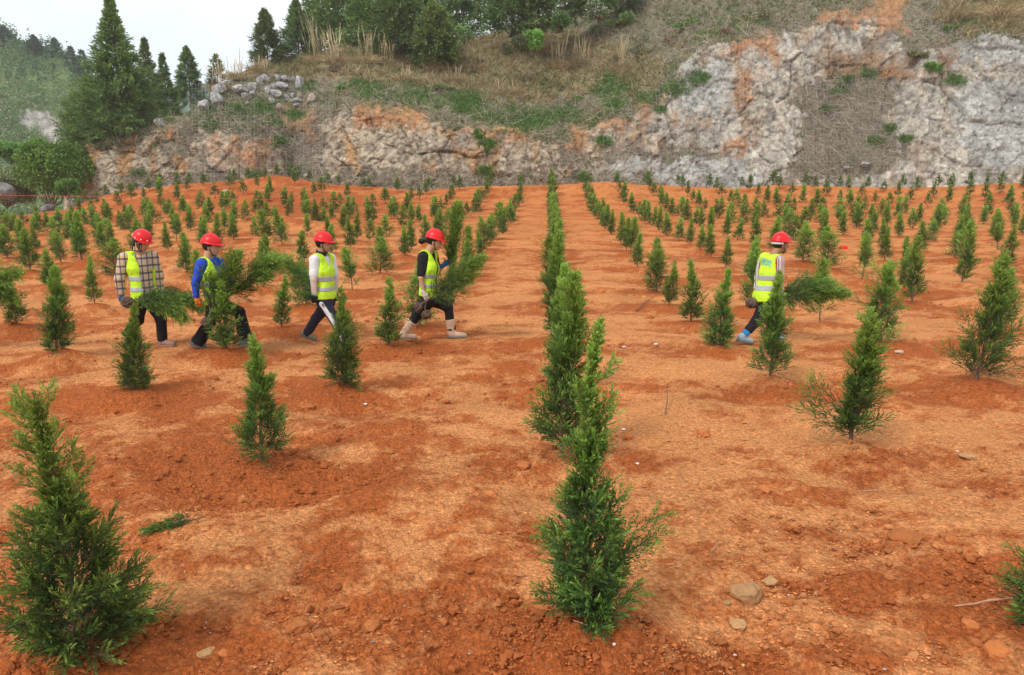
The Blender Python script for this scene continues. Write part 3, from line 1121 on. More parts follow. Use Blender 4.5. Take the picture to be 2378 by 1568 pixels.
def hero_mid():
    """the tall sapling at the front of the central row, with a sparse upper half"""
    zs = np.linspace(0, 1, 12)
    stem = np.stack([0.02 + 0.035 * np.sin(zs * 4 + 2) + .05 * zs - .05, 0.02 * np.sin(zs * 5), zs], 1) * np.array([1, 1, 1.40])
    pr = lambda t: np.interp(t, [0, .05, .15, .30, .42, .5, .6, .8, 1], [.7, 1.05, 1.1, .95, .66, .42, .30, .20, .05])
    a = conifer(611, stem, .155, 140, 16, 10, .031, .0075, pr, elev=(-.05, 1.3), epow=.45, curl=.75, droop=.02, tb=.02, sub=.34, bright=.85, trunk_r=.011, tpow=1.75, leader=.26, spread_noise=.45, upl=1.0, tend=.97,
                side_br=[(0.06, 0.2706, -1.9, -0.05), (0.07, 0.2296, -1.6, -0.08), (0.2, 0.3444, 1.5, 0.15), (0.24, 0.3608, 1.7, 0.35), (0.16, 0.2952, 1.4, 0.2), (0.08, 0.2132, 1.6, -0.05), (0.28, 0.246, 1.3, 0.5), (0.27, 0.205, -1.7, 0.3), (0.22, 0.2214, -1.4, 0.1), (0.48, 0.2296, 1.5, 0.95), (0.5, 0.1804, -1.6, 0.95), (0.6, 0.1804, 1.5, 0.75), (0.66, 0.164, 1.3, 0.8), (0.7, 0.1312, -1.5, 0.9), (0.78, 0.1394, 1.6, 0.8), (0.55, 0.205, 1, 1.1)])
    return a


ORD = ['zeroth', 'first', 'second', 'third', 'fourth', 'fifth', 'sixth', 'seventh', 'eighth', 'ninth', 'tenth', 'eleventh', 'twelfth', 'thirteenth', 'fourteenth', 'fifteenth',
       'sixteenth', 'seventeenth', 'eighteenth', 'nineteenth', 'twentieth', 'twenty-first', 'twenty-second', 'twenty-third', 'twenty-fourth', 'twenty-fifth', 'twenty-sixth', 'twenty-seventh']
ORD_N = [str(q) for q in range(60)]
VARW = {'cone': 'cone-shaped', 'tall': 'slender', 'wide': 'bushy', 'open': 'open-branched', 'bare': 'bare-stemmed', 'swept': 'windswept', 'side': 'lopsided', 'hero_left': 'large', 'hero_mid': 'tall'}
SPECIAL = {
    (175, 1545): 'largest bushy cypress sapling with a thin pale leader, nearest the camera at the left',
    (1370, 1492): 'tall two-tiered cypress sapling at the very front of the central row',
    (1308, 1066): 'dense dark cypress sapling second in the central row, behind the tall front one',
    (615, 1086): 'dark cone-shaped cypress sapling standing alone in dug red soil beyond the fallen branch',
    (800, 912): 'cypress sapling with feathery top directly in front of the worker with green cuffs',
    (905, 810): 'small cypress sapling just behind the heel of the worker in beige boots',
    (310, 916): 'leaning pale-topped cypress sapling in front of the legs of the worker in plaid',
    (530, 826): 'wispy cypress sapling covering the legs of the worker with the orange glove',
    (655, 768): 'dark compact cypress sapling between the orange-gloved worker and the white-shirted worker',
    (140, 834): 'tall ragged cypress sapling left of the worker in plaid, with a branch reaching right',
    (1672, 810): 'dense two-part cypress sapling just behind the blue shoe of the rightmost worker',
    (1785, 892): 'upright cypress sapling hiding the front leg of the rightmost worker',
    (1980, 1050): 'light green cypress sapling with low side branches spreading left on a red mound',
    (2450, 1492): 'cypress sapling cut off by the right edge beside the dug pit',
    (1905, 753): 'cypress sapling on a bare leaning stem under the bundle of the rightmost worker',
    (2045, 802): 'windswept cypress sapling with foliage blown to the left, right of the rightmost worker',
    (2265, 900): 'large ragged cypress sapling leaning right near the right edge',
    (1555, 713): 'thin-topped cypress sapling with a round dark base beside the fallen stick',
}


def build_saplings():
    lst = list(SAP.items())
    for key, s in lst:
        s['z'] = float(full_h(s['p'][0], s['p'][1])[0]) - .012
        s['pr'] = proj(np.array([s['p'][0], s['p'][1], s['z'] + s['h'] * .5]))
        s['size'] = s['h'] / s['pr'][2]
        s['vis'] = -25 < s['pr'][0] < 2405
    # rank inside its row, counted from the front among those in frame
    rows = {}
    for key, s in lst:
        if s['vis']:
            rows.setdefault(key[0], []).append((s['p'][1], key))
    rank = {}
    for k, v in rows.items():
        v.sort()
        for i, (_, key) in enumerate(v):
            rank[key] = i + 1
    lst.sort(key=lambda q: -(q[1]['size'] if q[1]['vis'] else q[1]['size'] * .5))
    protos = {}
    stuffV, stuffF, stuffC, nst = [], [], [], 0
    count = 0
    edge_n = {}
    rr = random.Random(3)
    for key, s in lst:
        var = s['var']
        lod = 0 if s['size'] > .115 else (1 if s['size'] > .034 else 2)
        sx = s['spf'] * (1.0 if lod == 0 else 1.18)
        manxy = None
        if s.get('man'):
            for mm in MAN:
                g = ground_at(mm[0], mm[1])
                if abs(g[0] - s['p'][0]) < .001 and abs(g[1] - s['p'][1]) < .001:
                    manxy = (mm[0], mm[1])
        if count < 300 or s.get('man'):
            if var in ('hero_left', 'hero_mid'):
                root = empty('sapling')
                finish_sapling(root, hero_left() if var == 'hero_left' else hero_mid())
                sc = (1, 1, 1)
            else:
                nvar = {0: 9, 1: 4, 2: 3}[lod]
                pk = (var, lod, rr.randrange(nvar) if lod else len([1 for q in protos if q[0] == var and q[1] == 0]))
                if pk in protos:
                    root = copy_thing(protos[pk])
                else:
                    root = empty('sapling')
                    tri = sapling_meshes(hash_(pk), var, lod, s['lean'] if lod == 0 else 0.0)
                    if lod == 2:
                        tri = (tri[0], tri[1], (None, None))
                    finish_sapling(root, tri)
                    protos[pk] = root
                sc = (s['h'] * sx, s['h'] * sx, s['h'])
            root.location = (s['p'][0], s['p'][1], s['z'])
            root.scale = sc
            if lod:
                root.rotation_euler = (rr.gauss(0, .05), rr.gauss(0, .05), rr.random() * 6.28)
            lab = SPECIAL.get(manxy)
            if lab is None:
                if key in rank:
                    k = key[0]
                    rw = 'in the central row' if k == 0 else 'in the %s row %s of the central row' % (ORD[abs(int(round(k)))], 'right' if k > 0 else 'left')
                    lab = '%s young cypress, %s from the front %s' % (VARW[var], ORD[min(rank[key], 27)], rw)
                else:
                    edge_n[s['pr'][0] < 1000] = edge_n.get(s['pr'][0] < 1000, 0) + 1
                    lab = '%s young cypress cut by the %s edge, %s largest of those at that edge' % (VARW[var], 'left' if s['pr'][0] < 1000 else 'right', ORD[min(edge_n[s['pr'][0] < 1000], 27)])
            tag(root, lab, 'sapling', 'young cypress saplings planted in rows in the orange soil')
            count += 1
        else:
            pk = (var, 3, rr.randrange(3))
            if pk not in protos:
                t3 = conifer(hash_(pk), np.stack([0 * np.linspace(0, 1, 5), 0 * np.linspace(0, 1, 5), np.linspace(0, 1, 5)], 1), .19 if var != 'tall' else .15, 26, 4, 3, .13, .05, prof_of(var), elev=(.6, 1.2), curl=.6, tb=.08)
                protos[pk] = t3
            (V, F, C), (TV, TF), _ = protos[pk]
            a = rr.random() * 6.28
            c_, s_ = math.cos(a), math.sin(a)
            for (v, f, c) in ((V, F, C), (TV, TF, np.tile([[.14, .09, .06]], (len(TV), 1)))):
                q = v.copy()
                q[:, 0], q[:, 1] = v[:, 0] * c_ - v[:, 1] * s_, v[:, 0] * s_ + v[:, 1] * c_
                q = q * np.array([s['h'] * sx, s['h'] * sx, s['h']]) + np.array([s['p'][0], s['p'][1], s['z']])
                stuffV.append(q)
                stuffF.append(f + nst)
                stuffC.append(c)
                nst += len(q)
    if stuffV:
        o = obj('distant_saplings', mesh_np('distant_saplings', np.concatenate(stuffV), np.concatenate(stuffF), M_leaf, np.concatenate(stuffC)))
        tag(o, 'smallest far rows of young cypress saplings near the cliff foot', 'saplings', None, 'stuff')
    print('saplings', count, 'of', len(lst))


def hash_(k):
    return sum(ord(c) * (i + 3) for i, c in enumerate(str(k)))


build_saplings()

# big cypress trees on the hill ---------------------------------------------------------------
D_BIG = np.array([0.070, 0.130, 0.038])
T_BIG = np.array([0.250, 0.350, 0.085])


def big_tree(seed, H, R, nb, var='conic', dark=D_BIG, tip=T_BIG, tb=.03, lean=0.0, ns=15, nl=7, lL=.34, lW=.085):
    zs = np.linspace(0, 1, 12)
    stem = np.stack([lean * zs ** 2 + .004 * H * np.sin(zs * 6), 0 * zs, zs * H], 1)
    if var == 'conic':
        pr = lambda t: np.interp(t, [0, .05, .2, .4, .6, .8, 1], [1.0, 1.05, .95, .68, .42, .22, .06])
    elif var == 'broad':
        pr = lambda t: np.interp(t, [0, .1, .35, .6, .8, 1], [1.0, 1.1, 1.05, .8, .5, .2])
    else:
        pr = lambda t: np.interp(t, [0, .1, .3, .6, .85, 1], [.7, 1, .95, .7, .35, .08])
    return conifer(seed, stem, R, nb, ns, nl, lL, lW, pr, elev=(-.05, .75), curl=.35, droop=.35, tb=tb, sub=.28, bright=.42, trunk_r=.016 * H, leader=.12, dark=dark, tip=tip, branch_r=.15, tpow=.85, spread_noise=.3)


def place_tree(x, ybase, ytop, D, Rpx, seed, label, var='conic', nb=190, dark=D_BIG, tip=T_BIG, kind='conifer_tree', group=None, dip=0.4, **kw):
    p = at(x, ybase, D)
    q = at(x, ytop, D)
    H = q[2] - p[2]
    _, _, zc = proj(p)
    R = Rpx * zc / F0
    root = empty(kind, (p[0], p[1], p[2] - dip))
    tri = big_tree(seed, H + dip, R, nb, var, dark, tip, **kw)
    finish_sapling(root, tri)
    tag(root, label, 'tree', group)
    return root


HAZY = np.array([0.09, 0.15, 0.07])
place_tree(290, 330, 2, 60, 94, 21, 'tallest dark conical cypress standing against the sky at the left', nb=430, ns=20, lL=.30, lW=.09)
place_tree(196, 328, 225, 62, 42, 22, 'low dark cypress at the left foot of the tallest cypress', 'broad', nb=150, lL=.26, lW=.075)
place_tree(236, 325, 185, 61, 48, 29, 'middle-sized cypress merging with the left side of the tallest cypress', 'broad', nb=170, lL=.26, lW=.075)
place_tree(356, 300, 92, 68, 40, 23, 'bluish slim cypress just right of the tallest cypress', nb=150, dark=HAZY)
place_tree(392, 290, 128, 72, 30, 24, 'smaller bluish cypress second to the right of the tallest cypress', nb=120, dark=HAZY)
place_tree(443, 235, 112, 78, 24, 25, 'slim isolated cypress on the ridge line against the white sky', 'slim', nb=110, dark=HAZY)
place_tree(508, 215, 130, 80, 22, 26, 'thin faded young cypress on the ridge above the boulders', 'slim', nb=60, dark=np.array([.07, .09, .04]), ns=9)
place_tree(622, 148, 26, 72, 30, 27, 'slender cypress on the ridge left of the forest edge', 'slim', nb=120, dark=HAZY)
place_tree(694, 132, 2, 74, 46, 28, 'second cypress of the forest edge, top touching the frame', 'conic', nb=170, dark=HAZY)
FOREST = [(745, 112, -90, 80, 62), (800, 118, -60, 75, 70), (862, 118, -75, 73, 66), (925, 128, -40, 70.5, 62), (985, 118, -70, 72, 66), (960, 100, -120, 84, 70), (1060, 95, -100, 80, 62),
          (1012, 138, 20, 69, 44), (1110, 40, -150, 84, 70), (1188, 68, -90, 73, 50), (1240, 60, -100, 73, 52), (1300, 35, -110, 76, 60), (1375, 20, -120, 78, 60), (1440, 5, -130, 80, 55), (830, 90, -150, 90, 80), (1150, 60, -160, 92, 70)]
FL = ['at the forest edge, tall and bluish', 'with drooping sprays behind the tallest grass plumes', 'dense and dark behind the grass plumes', 'broad and leafy in the middle of the forest edge',
      'bright green at the front of the forest edge', 'rising behind the front forest trees', 'left of the dark hollow in the forest', 'short and bushy in front of the others, left of the hollow',
      'deep in the dark hollow of the forest', 'right of the dark hollow beside the white-flowered bush', 'behind the white-flowered bush', 'at the upper right of the forest edge', 'near the forest end over the brown slope',
      'last one at the right end of the forest', 'farthest back at the left of the forest', 'farthest back over the dark hollow']
for i, (x, yb, yt, D, r) in enumerate(FOREST):
    place_tree(x, yb, yt, D, r, 40 + i, 'dark cypress ' + FL[i], 'broad' if i % 2 else 'conic', nb=160, ns=12, nl=5, lL=.46, lW=.15,
               dark=D_BIG * (0.9 + .25 * (i % 3)), tip=T_BIG * (.9 + .2 * ((i * 7) % 3)), group='cypress trees of the forest above the slope')
# ------------------------------------------------------------------ hillside vegetation
RNG = np.random.default_rng(11)


def blades_at(P, per, Lr, Wd, cols, up=(0, -0.25, 1.0), spread=.45, bend=.6, seed=0, seg=3, side_face=True):
    rng = np.random.default_rng(seed)
    N = len(P) * per
    base = np.repeat(P, per, axis=0) + rng.normal(0, .10, (N, 3)) * np.array([1, .6, .2])
    d = nrm(np.array(up) + rng.normal(0, spread, (N, 3)))
    L = rng.uniform(Lr[0], Lr[1], N) * np.repeat(rng.uniform(.6, 1.2, len(P)), per)
    hb = nrm(np.concatenate([d[:, :2], np.zeros((N, 1))], 1) + rng.normal(0, .2, (N, 3)))
    bd = (hb * .6 + np.array([0, 0, -1.0]) * .8) * (bend * rng.uniform(.3, 1.3, N))[:, None]
    sd = nrm(np.cross(d, nrm(np.array([0.1, 1.0, 0.1]) + rng.normal(0, .5, (N, 3)))))
    V, F, n = ribbons(base, d, L, np.full(N, Wd) * rng.uniform(.6, 1.3, N), bd, rng, seg=seg, side=sd)
    ci = rng.integers(0, len(cols), N)
    cc = np.array(cols)[ci] * rng.uniform(.7, 1.25, (N, 1)) * np.repeat(rng.uniform(.8, 1.2, (len(P), 1)), per, axis=0)
    return V, F, np.repeat(cc, n, axis=0)


def hill_sampling(n, seed, x0=160, x1=2440, ytop=-60, ybot=445):
    rng = np.random.default_rng(seed)
    x = rng.uniform(x0, x1, n)
    y = rng.uniform(ytop, ybot, n)
    m = y > np.maximum(np.interp(x, _tx, _ty), -60) + 1
    x, y = x[m], y[m]
    P, C, kind = hill_point(x, y)
    return x, y, P, kind


def hill_plants():
    x, y, P, kind = hill_sampling(52000, 5)
    n1 = fbm2(x / 60, y / 40, 3, 333)
    r = RNG.random(len(x))
    TAN = [(.70, .57, .34), (.60, .48, .28), (.48, .38, .21), (.34, .27, .15), (.28, .27, .12)]
    STEM = [(.50, .45, .36), (.40, .35, .27), (.28, .23, .17), (.55, .48, .37), (.34, .31, .26)]
    GRN = [(.14, .27, .06), (.10, .21, .05), (.19, .31, .09), (.08, .16, .05)]
    OLV = [(.17, .18, .07), (.12, .14, .05), (.22, .19, .10), (.28, .22, .13)]
    # straw slope: tussocks
    m = (kind == 3) & (r < .42)
    v = blades_at(P[m], 13, (.55, 1.25), .045, TAN, spread=.42, bend=.75, seed=1)
    m2 = (kind == 3) & (r > .55)
    w = blades_at(P[m2], 4, (.3, .7), .045, OLV + TAN[:2], spread=.5, bend=.5, seed=2, seg=2)
    m3 = (kind == 1) & (y < np.interp(x, _kx, _ky)) & (r < .10)
    w2 = blades_at(P[m3], 11, (.4, .95), .045, TAN + OLV, spread=.5, bend=.75, seed=12, seg=2)
    for t_ in (v, w, w2):
        pass
    V, F, C = merge([v, w, w2])
    tag(obj('dry_grass', mesh_np('dry_grass', V, F, M_grass, C)), 'tan and olive dry grass covering the upper slope', None, None, 'stuff')
    # dead stems and netted thatch
    m = (kind == 1) & (r < .75)
    Q = P[m]
    Q = np.repeat(Q, 2, axis=0) + RNG.normal(0, .15, (len(Q) * 2, 3))
    N = len(Q)
    d = nrm(RNG.normal(size=(N, 3)) * np.array([1, .25, .55]) + np.array([0, -.15, -.1]))
    V1, F1, n = ribbons(Q + np.array([0, -.06, .05]), d, RNG.uniform(.35, 1.1, N), RNG.uniform(.018, .04, N), RNG.normal(0, .45, (N, 3)) * np.array([1, .3, 1]), RNG, seg=3, tip=.4,
                        side=nrm(np.cross(d, np.array([[0, 1.0, 0.2]]))))
    C1 = np.repeat(np.array(STEM)[RNG.integers(0, 5, N)] * RNG.uniform(.6, 1.2, (N, 1)), n, axis=0)
    up_ = (y < np.interp(x, _kx, _ky))
    m3 = (kind == 1) & (r > .55) & up_
    b = blades_at(P[m3], 4, (.25, .6), .035, OLV + [(.14, .18, .06)], spread=.6, bend=.5, seed=3)
    V, F, C = merge([(V1, F1, C1), b])
    tag(obj('dead_stems', mesh_np('dead_stems', V, F, M_grass, C)), 'tangled grey brown dead stems and vines matted on the slope', None, None, 'stuff')
    # green weeds
    m = ((kind == 2) & (r < .6)) | ((kind == 1) & (n1 > .18) & (r < .35)) | ((kind == 3) & (n1 > .22) & (r < .2)) | ((kind == 0) & (r < .012))
    v = blades_at(P[m], 5, (.18, .5), .045, GRN + [OLV[0], OLV[2], TAN[3]], spread=.6, bend=.45, seed=4, seg=2)
    m = (kind != 0) & (y < np.interp(x, _kx, _ky) + 15) & (n1 + .5 * fbm2(x / 17, y / 12, 3, 71) > .10) & (r > .25) & (r < .85)
    v = merge([v, blades_at(P[m], 6, (.25, .6), .06, GRN + [OLV[0], OLV[1]], spread=.7, bend=.4, seed=44, seg=2)])
    # dense green tufts seen on the slope
    T = [(1430, 190, 30), (1465, 205, 25), (1100, 235, 40), (1390, 215, 20), (1075, 255, 14), (1265, 205, 26), (1530, 258, 12), (870, 215, 45), (720, 205, 25), (840, 200, 20), (960, 225, 45), (1180, 275, 50), (1240, 285, 40), (1320, 265, 30),
         (2155, 165, 16), (2205, 190, 18), (2060, 300, 14), (2100, 325, 12), (2020, 330, 18), (2240, 60, 22), (1560, 210, 30), (1620, 185, 22), (1425, 245, 25), (560, 260, 25), (620, 250, 25), (690, 270, 20), (500, 295, 16), (645, 290, 14),
         (2010, 175, 16), (1945, 215, 18), (1910, 255, 12), (1140, 335, 12), (1400, 330, 14), (1350, 412, 14), (1130, 400, 18), (690, 400, 20), (330, 405, 14), (600, 410, 16), (660, 330, 20), (1960, 190, 14), (1500, 230, 22)]
    xs, ys = [], []
    for (a, b_, c) in T:
        k = int(c * 5)
        xs.append(RNG.normal(a, c * .55, k))
        ys.append(RNG.normal(b_, c * .32, k))
    xs, ys = np.concatenate(xs), np.concatenate(ys)
    Pt, _, _ = hill_point(xs, ys)
    w = blades_at(Pt + np.array([0, -.1, 0]), 6, (.22, .55), .05, GRN, spread=.55, bend=.4, seed=6, seg=2)
    V, F, C = merge([v, w])
    tag(obj('green_weeds', mesh_np('green_weeds', V, F, M_grass, C)), 'fresh green weeds sprouting in patches on the slope and cliff foot', None, None, 'stuff')


hill_plants()

CLUMPS = [(520, 200, 75, 34, .5, 'reddish dry grass clump standing behind the leftmost boulder'), (560, 188, 60, 40, .6, 'dry grass clump on the skyline between the ridge cypress and the boulder pile'),
          (612, 175, 50, 40, .5, 'low tan grass clump under the slender cypress on the ridge'), (742, 150, 100, 46, 1, 'tall plumed grass clump at the left, its stalks leaning left'),
          (785, 150, 85, 40, .9, 'tall plumed grass clump right of the leaning one, before the forest'), (858, 150, 90, 40, .9, 'plumed grass clump with the straightest tall stalks'),
          (900, 155, 80, 36, .8, 'plumed grass clump at the right end of the plumed row'), (1110, 168, 40, 42, .2, 'arching brown grass clump in the middle of the slope'),
          (1060, 195, 45, 40, .2, 'drooping tan grass clump left of the arching brown clump'), (1005, 165, 42, 40, .4, 'tan grass clump below the leafy forest edge'),
          (1262, 130, 75, 46, .5, 'grass clump with thin pale stalks left of the tallest brown stalk'), (1300, 165, 95, 46, .8, 'big straw-coloured grass clump below the white-flowered bush'),
          (1345, 160, 70, 52, .6, 'widest straw-coloured grass clump fanning over the slope'), (1440, 165, 75, 36, .5, 'grass clump with two upright stalks at the right of the straw slope'),
          (1185, 225, 40, 50, .1, 'hanging brown grass clump above the green weeds'), (2200, 55, 38, 60, .0, 'flattened straw grass clump near the upper right corner'),
          (2310, 45, 32, 60, .0, 'straw grass clump lying at the top right edge'), (940, 190, 40, 40, .1, 'short tan grass clump below the plumed row')]
for i, (cx_, cy_, hp, wp, plume, lab) in enumerate(CLUMPS):
    rng = np.random.default_rng(700 + i)
    P0, _, _ = hill_point(np.array([cx_ * 1.0]), np.array([max(cy_, float(np.interp(cx_, _tx, _ty)) + 2) * 1.0]))
    P0 = P0[0]
    s_ = proj(P0)[2] / F0
    Hm, Wm = hp * s_, wp * s_
    n = 380
    q = np.zeros((n, 3)) + rng.normal(0, 1, (n, 3)) * np.array([Wm * .22, Wm * .15, .02])
    d = nrm(np.array([0, -.1, 1.0]) + rng.normal(0, .42, (n, 3)) * np.array([1, .6, .2]) + q * .5)
    L = rng.uniform(.5, 1.05, n) * Wm * .95
    hb = nrm(np.concatenate([d[:, :2], np.zeros((n, 1))], 1) + 1e-4)
    bd = hb * .35 + np.array([0, 0, -.55]) * rng.uniform(.4, 1.5, (n, 1))
    V, F, k = ribbons(q, d, L, np.full(n, .045), bd, rng, seg=4, side=nrm(np.cross(d, np.array([[0, 1, .1]]) + rng.normal(0, .4, (n, 3)))))
    tc_ = np.array([(.68, .54, .33), (.56, .42, .25), (.44, .33, .19), (.34, .29, .14)])
    if i == 0:
        tc_ = tc_ * np.array([1, .75, .6])
    C = np.repeat(tc_[rng.integers(0, 4, n)] * rng.uniform(.7, 1.2, (n, 1)), k, axis=0)
    root = empty('grass_clump', tuple(P0 + np.array([0, -.05, -.1])))
    bo = obj('blades', mesh_np('blades', V, F, M_grass, C), root)
    bo['kind'] = 'stuff'
    ns = int(6 + 16 * plume) if plume > .05 else 0
    if ns:
        q = rng.normal(0, 1, (ns, 3)) * np.array([Wm * .22, Wm * .12, 0])
        d = nrm(np.array([-.12 if i in (3, 4) else .02, 0, 1.0]) + rng.normal(0, .11, (ns, 3)))
        L = Hm * rng.uniform(.6, 1.12, ns)
        us = np.linspace(0, 1, 7)
        Pl = q[:, None, :] + d[:, None, :] * (L[:, None] * us)[..., None] + (rng.normal(0, .06, (ns, 1, 3)) * (us ** 2)[None, :, None]) * L[:, None, None]
        Rr = np.array([.012, .012, .012, .014, .034, .03, .006])[None, :] * rng.uniform(.7, 1.2, (ns, 1))
        SV, SF = tubes(Pl, Rr, 3)
        SCc = np.repeat(np.array([[.62, .50, .31]]) * rng.uniform(.75, 1.15, (ns, 1)), 21, axis=0)
        so = obj('plumes', mesh_np('plumes', SV, SF, M_grass, SCc), root)
        so['kind'] = 'stuff'
    tag(root, lab, 'grass clump', 'clumps of tall dry grass on the slope')


# leafy bushes ------------------------------------------------------------------------------
def bush(name, x, y, D, rx, ry, seed, cols, label, n=3000, leaf=.11, lumps=9, flowers=0, depth=.8, cat='bush', dip=.3):
    rng = np.random.default_rng(seed)
    c = at(x, y, D)
    s_ = proj(c)[2] / F0
    RX, RZ = rx * s_, ry * s_
    foot = at(x, y + ry, D)
    lc = rng.uniform(-1, 1, (lumps, 3))
    lc /= np.maximum(np.linalg.norm(lc, axis=1, keepdims=True), 1)
    lc = lc * np.array([.72, .7, .72])
    lr = rng.uniform(.25, .5, lumps)
    k = rng.integers(0, lumps, n)
    dv = nrm(rng.normal(size=(n, 3)))
    rad = lr[k] * rng.uniform(.55, 1.08, n)
    p = (lc[k] + dv * rad[:, None]) * np.array([RX, RX * depth, RZ])
    p = p + (c - foot)
    p[:, 2] = np.maximum(p[:, 2], 0.05)
    ld = nrm(dv + rng.normal(0, .7, (n, 3)) + np.array([0, 0, .1]))
    wd = nrm(np.cross(ld, rng.normal(size=(n, 3)))) * leaf * .32
    L = leaf * rng.uniform(.7, 1.4, (n, 1))
    V = np.stack([p, p + ld * L * .5 + wd, p + ld * L, p + ld * L * .5 - wd], 1).reshape(-1, 3)
    F = np.arange(len(V)).reshape(-1, 4)
    a = rng.random((n, 1))
    C = np.array(cols[0]) * (1 - a) + np.array(cols[1]) * a
    C = C * 1.25 * (rng.uniform(.75, 1.25, lumps)[k])[:, None]
    if flowers:
        fi = rng.random(n) < flowers
        C[fi] = (.8, .8, .76)
    root = empty(name, tuple(foot - np.array([0, 0, dip])))
    V[:, 2] += dip
    obj('leaves', mesh_np('leaves', V, F, M_leaf_far, np.repeat(C, 4, axis=0)), root)['kind'] = 'stuff'
    B = 10
    us = np.linspace(0, 1, 5)
    tip = lc[rng.integers(0, lumps, B)] * np.array([RX, RX * depth, RZ]) + (c - foot) + np.array([0, 0, dip])
    tip[:, 2] = np.maximum(tip[:, 2], .3)
    Pl = (tip[:, None, :] * us[None, :, None]) + np.sin(us * math.pi)[None, :, None] * rng.normal(0, .12, (B, 1, 3)) * RX
    SV, SF = tubes(Pl, np.linspace(.03, .008, 5)[None, :] * np.full((B, 1), max(RX, .5) * .8), 4)
    obj('stems', mesh_np('stems', SV, SF, M_wood, None, True), root)['kind'] = 'stuff'
    tag(root, label, cat)
    return root


LG = [(.055, .13, .028), (.15, .29, .06)]
DG = [(.035, .075, .025), (.09, .17, .045)]
bush('leafy_bush', 120, 400, 56.5, 82, 74, 1, [(.07, .16, .03), (.19, .36, .06)], 'big dark green leafy bush at the left end of the rock face', n=11000, leaf=.22, lumps=13)
bush('leafy_bush', 175, 372, 58, 48, 40, 2, [(.06, .13, .03), (.15, .27, .06)], 'leafy bush drooping over the left corner of the rock face', n=5000, leaf=.22, lumps=12)
bush('leafy_bush', 30, 352, 75, 70, 24, 3, [(.09, .20, .04), (.19, .36, .08)], 'bright light green tree crown layered above the big dark bush', n=5000, leaf=.32, lumps=10)
bush('leafy_bush', 155, 437, 53, 30, 20, 4, [(.09, .20, .04), (.17, .34, .07)], 'small bright green bush at the foot of the big dark bush', n=2200, leaf=.2, lumps=8)
bush('leafy_bush', 15, 430, 58, 60, 45, 5, [(.10, .12, .05), (.18, .20, .09)], 'olive brown scrub at the far left edge above the grey rock', n=6000, leaf=.2, lumps=14)
bush('leafy_bush', 205, 310, 60, 40, 26, 6, [(.06, .09, .03), (.13, .17, .05)], 'mixed shrub under the lowest branches of the tall cypress', n=3000, leaf=.2, lumps=8)
bush('flowering_bush', 1392, 22, 68, 36, 22, 7, [(.08, .16, .05), (.13, .22, .07)], 'bush covered in tiny white flowers at the top of the slope', n=3600, leaf=.17, lumps=8, flowers=.26)
bush('flowering_bush', 1078, 78, 68.5, 26, 18, 8, [(.10, .20, .06), (.17, .30, .08)], 'small pale green bush with few white flowers before the dark hollow', n=2400, leaf=.16, lumps=7, flowers=.08)
bush('leafy_bush', 1238, 92, 66, 26, 22, 9, [(.11, .24, .04), (.20, .40, .06)], 'vivid yellow green bush on the straw slope left of the widest grass clump', n=2400, leaf=.17, lumps=8)
bush('leafy_bush', 1195, 105, 66, 34, 24, 10, [(.07, .11, .04), (.16, .19, .08)], 'dull olive bush just left of the vivid green one', n=2200, leaf=.17, lumps=8)
bush('leafy_bush', 1290, 50, 70, 30, 22, 14, [(.06, .13, .03), (.11, .20, .05)], 'dark leafy bush under the forest edge right of centre', n=2200, leaf=.2, lumps=8)
bush('leafy_bush', 1440, 45, 70, 36, 16, 15, [(.09, .16, .05), (.16, .22, .08)], 'low green bush right of the white-flowered bush', n=2000, leaf=.18, lumps=8)
for i_, (bx, by, brx, bry, cc, lb) in enumerate([(800, 205, 30, 10, 0, 'low green scrub above the left rock face'), (1020, 210, 34, 12, 1, 'olive scrub in the middle of the slope over the rock face'), (1345, 235, 22, 9, 0, 'green tuft bush over the notch of the rock face'),
        (1500, 120, 30, 14, 1, 'olive scrub at the left shoulder of the bare slope'), (1600, 60, 36, 14, 0, 'green scrub on the upper slope over the grey rock'), (1750, 40, 34, 14, 1, 'dull scrub near the top over the orange streak'),
        (1560, 95, 22, 10, 2, 'brown dry scrub left of the netted slope'), (1690, 75, 24, 9, 2, 'brown scrub just above the highest grey rock'), (1130, 150, 34, 15, 2, 'brown tangled shrub in the straw grass'), (620, 165, 30, 12, 1, 'olive scrub left above the boulder pile'),
        (800, 160, 40, 12, 2, 'brown scrub at the foot of the plumed grass'), (560, 255, 22, 9, 0, 'green weeds bush under the boulder pile'), (1215, 180, 34, 14, 2, 'dark brown shrub right of the arching grass clumps'), (1480, 170, 24, 12, 1, 'olive shrub at the right end of the straw grass'),
        (2210, 70, 26, 10, 0, 'green shrub near the upper right grass'), (2130, 130, 22, 10, 1, 'shrub beside the netted hollow of the right cliff')]):
    bush('scrub_bush', bx, by, float(hill_depth(np.array([bx * 1.]), np.array([by * 1.]))[0]) - .6, brx, bry, 60 + i_, [[(.08, .17, .04), (.17, .29, .07)], [(.13, .15, .06), (.25, .25, .11)], [(.20, .15, .10), (.34, .27, .18)]][cc], lb, n=1500, leaf=.17, lumps=8)
bush('hanging_vine', 1113, 318, 56.0, 13, 20, 11, LG, 'small green vine hanging over the orange soil of the rock face', n=700, leaf=.14, lumps=6, cat='vine')
bush('hanging_vine', 1132, 345, 56.0, 8, 14, 12, LG, 'tiny vine below and right of the larger hanging vine', n=350, leaf=.13, lumps=5, cat='vine')
bush('leafy_bush', 2160, 155, 58.5, 14, 8, 13, LG, 'small green plant under the netted hollow in the right rock face', n=500, leaf=.15, lumps=5)


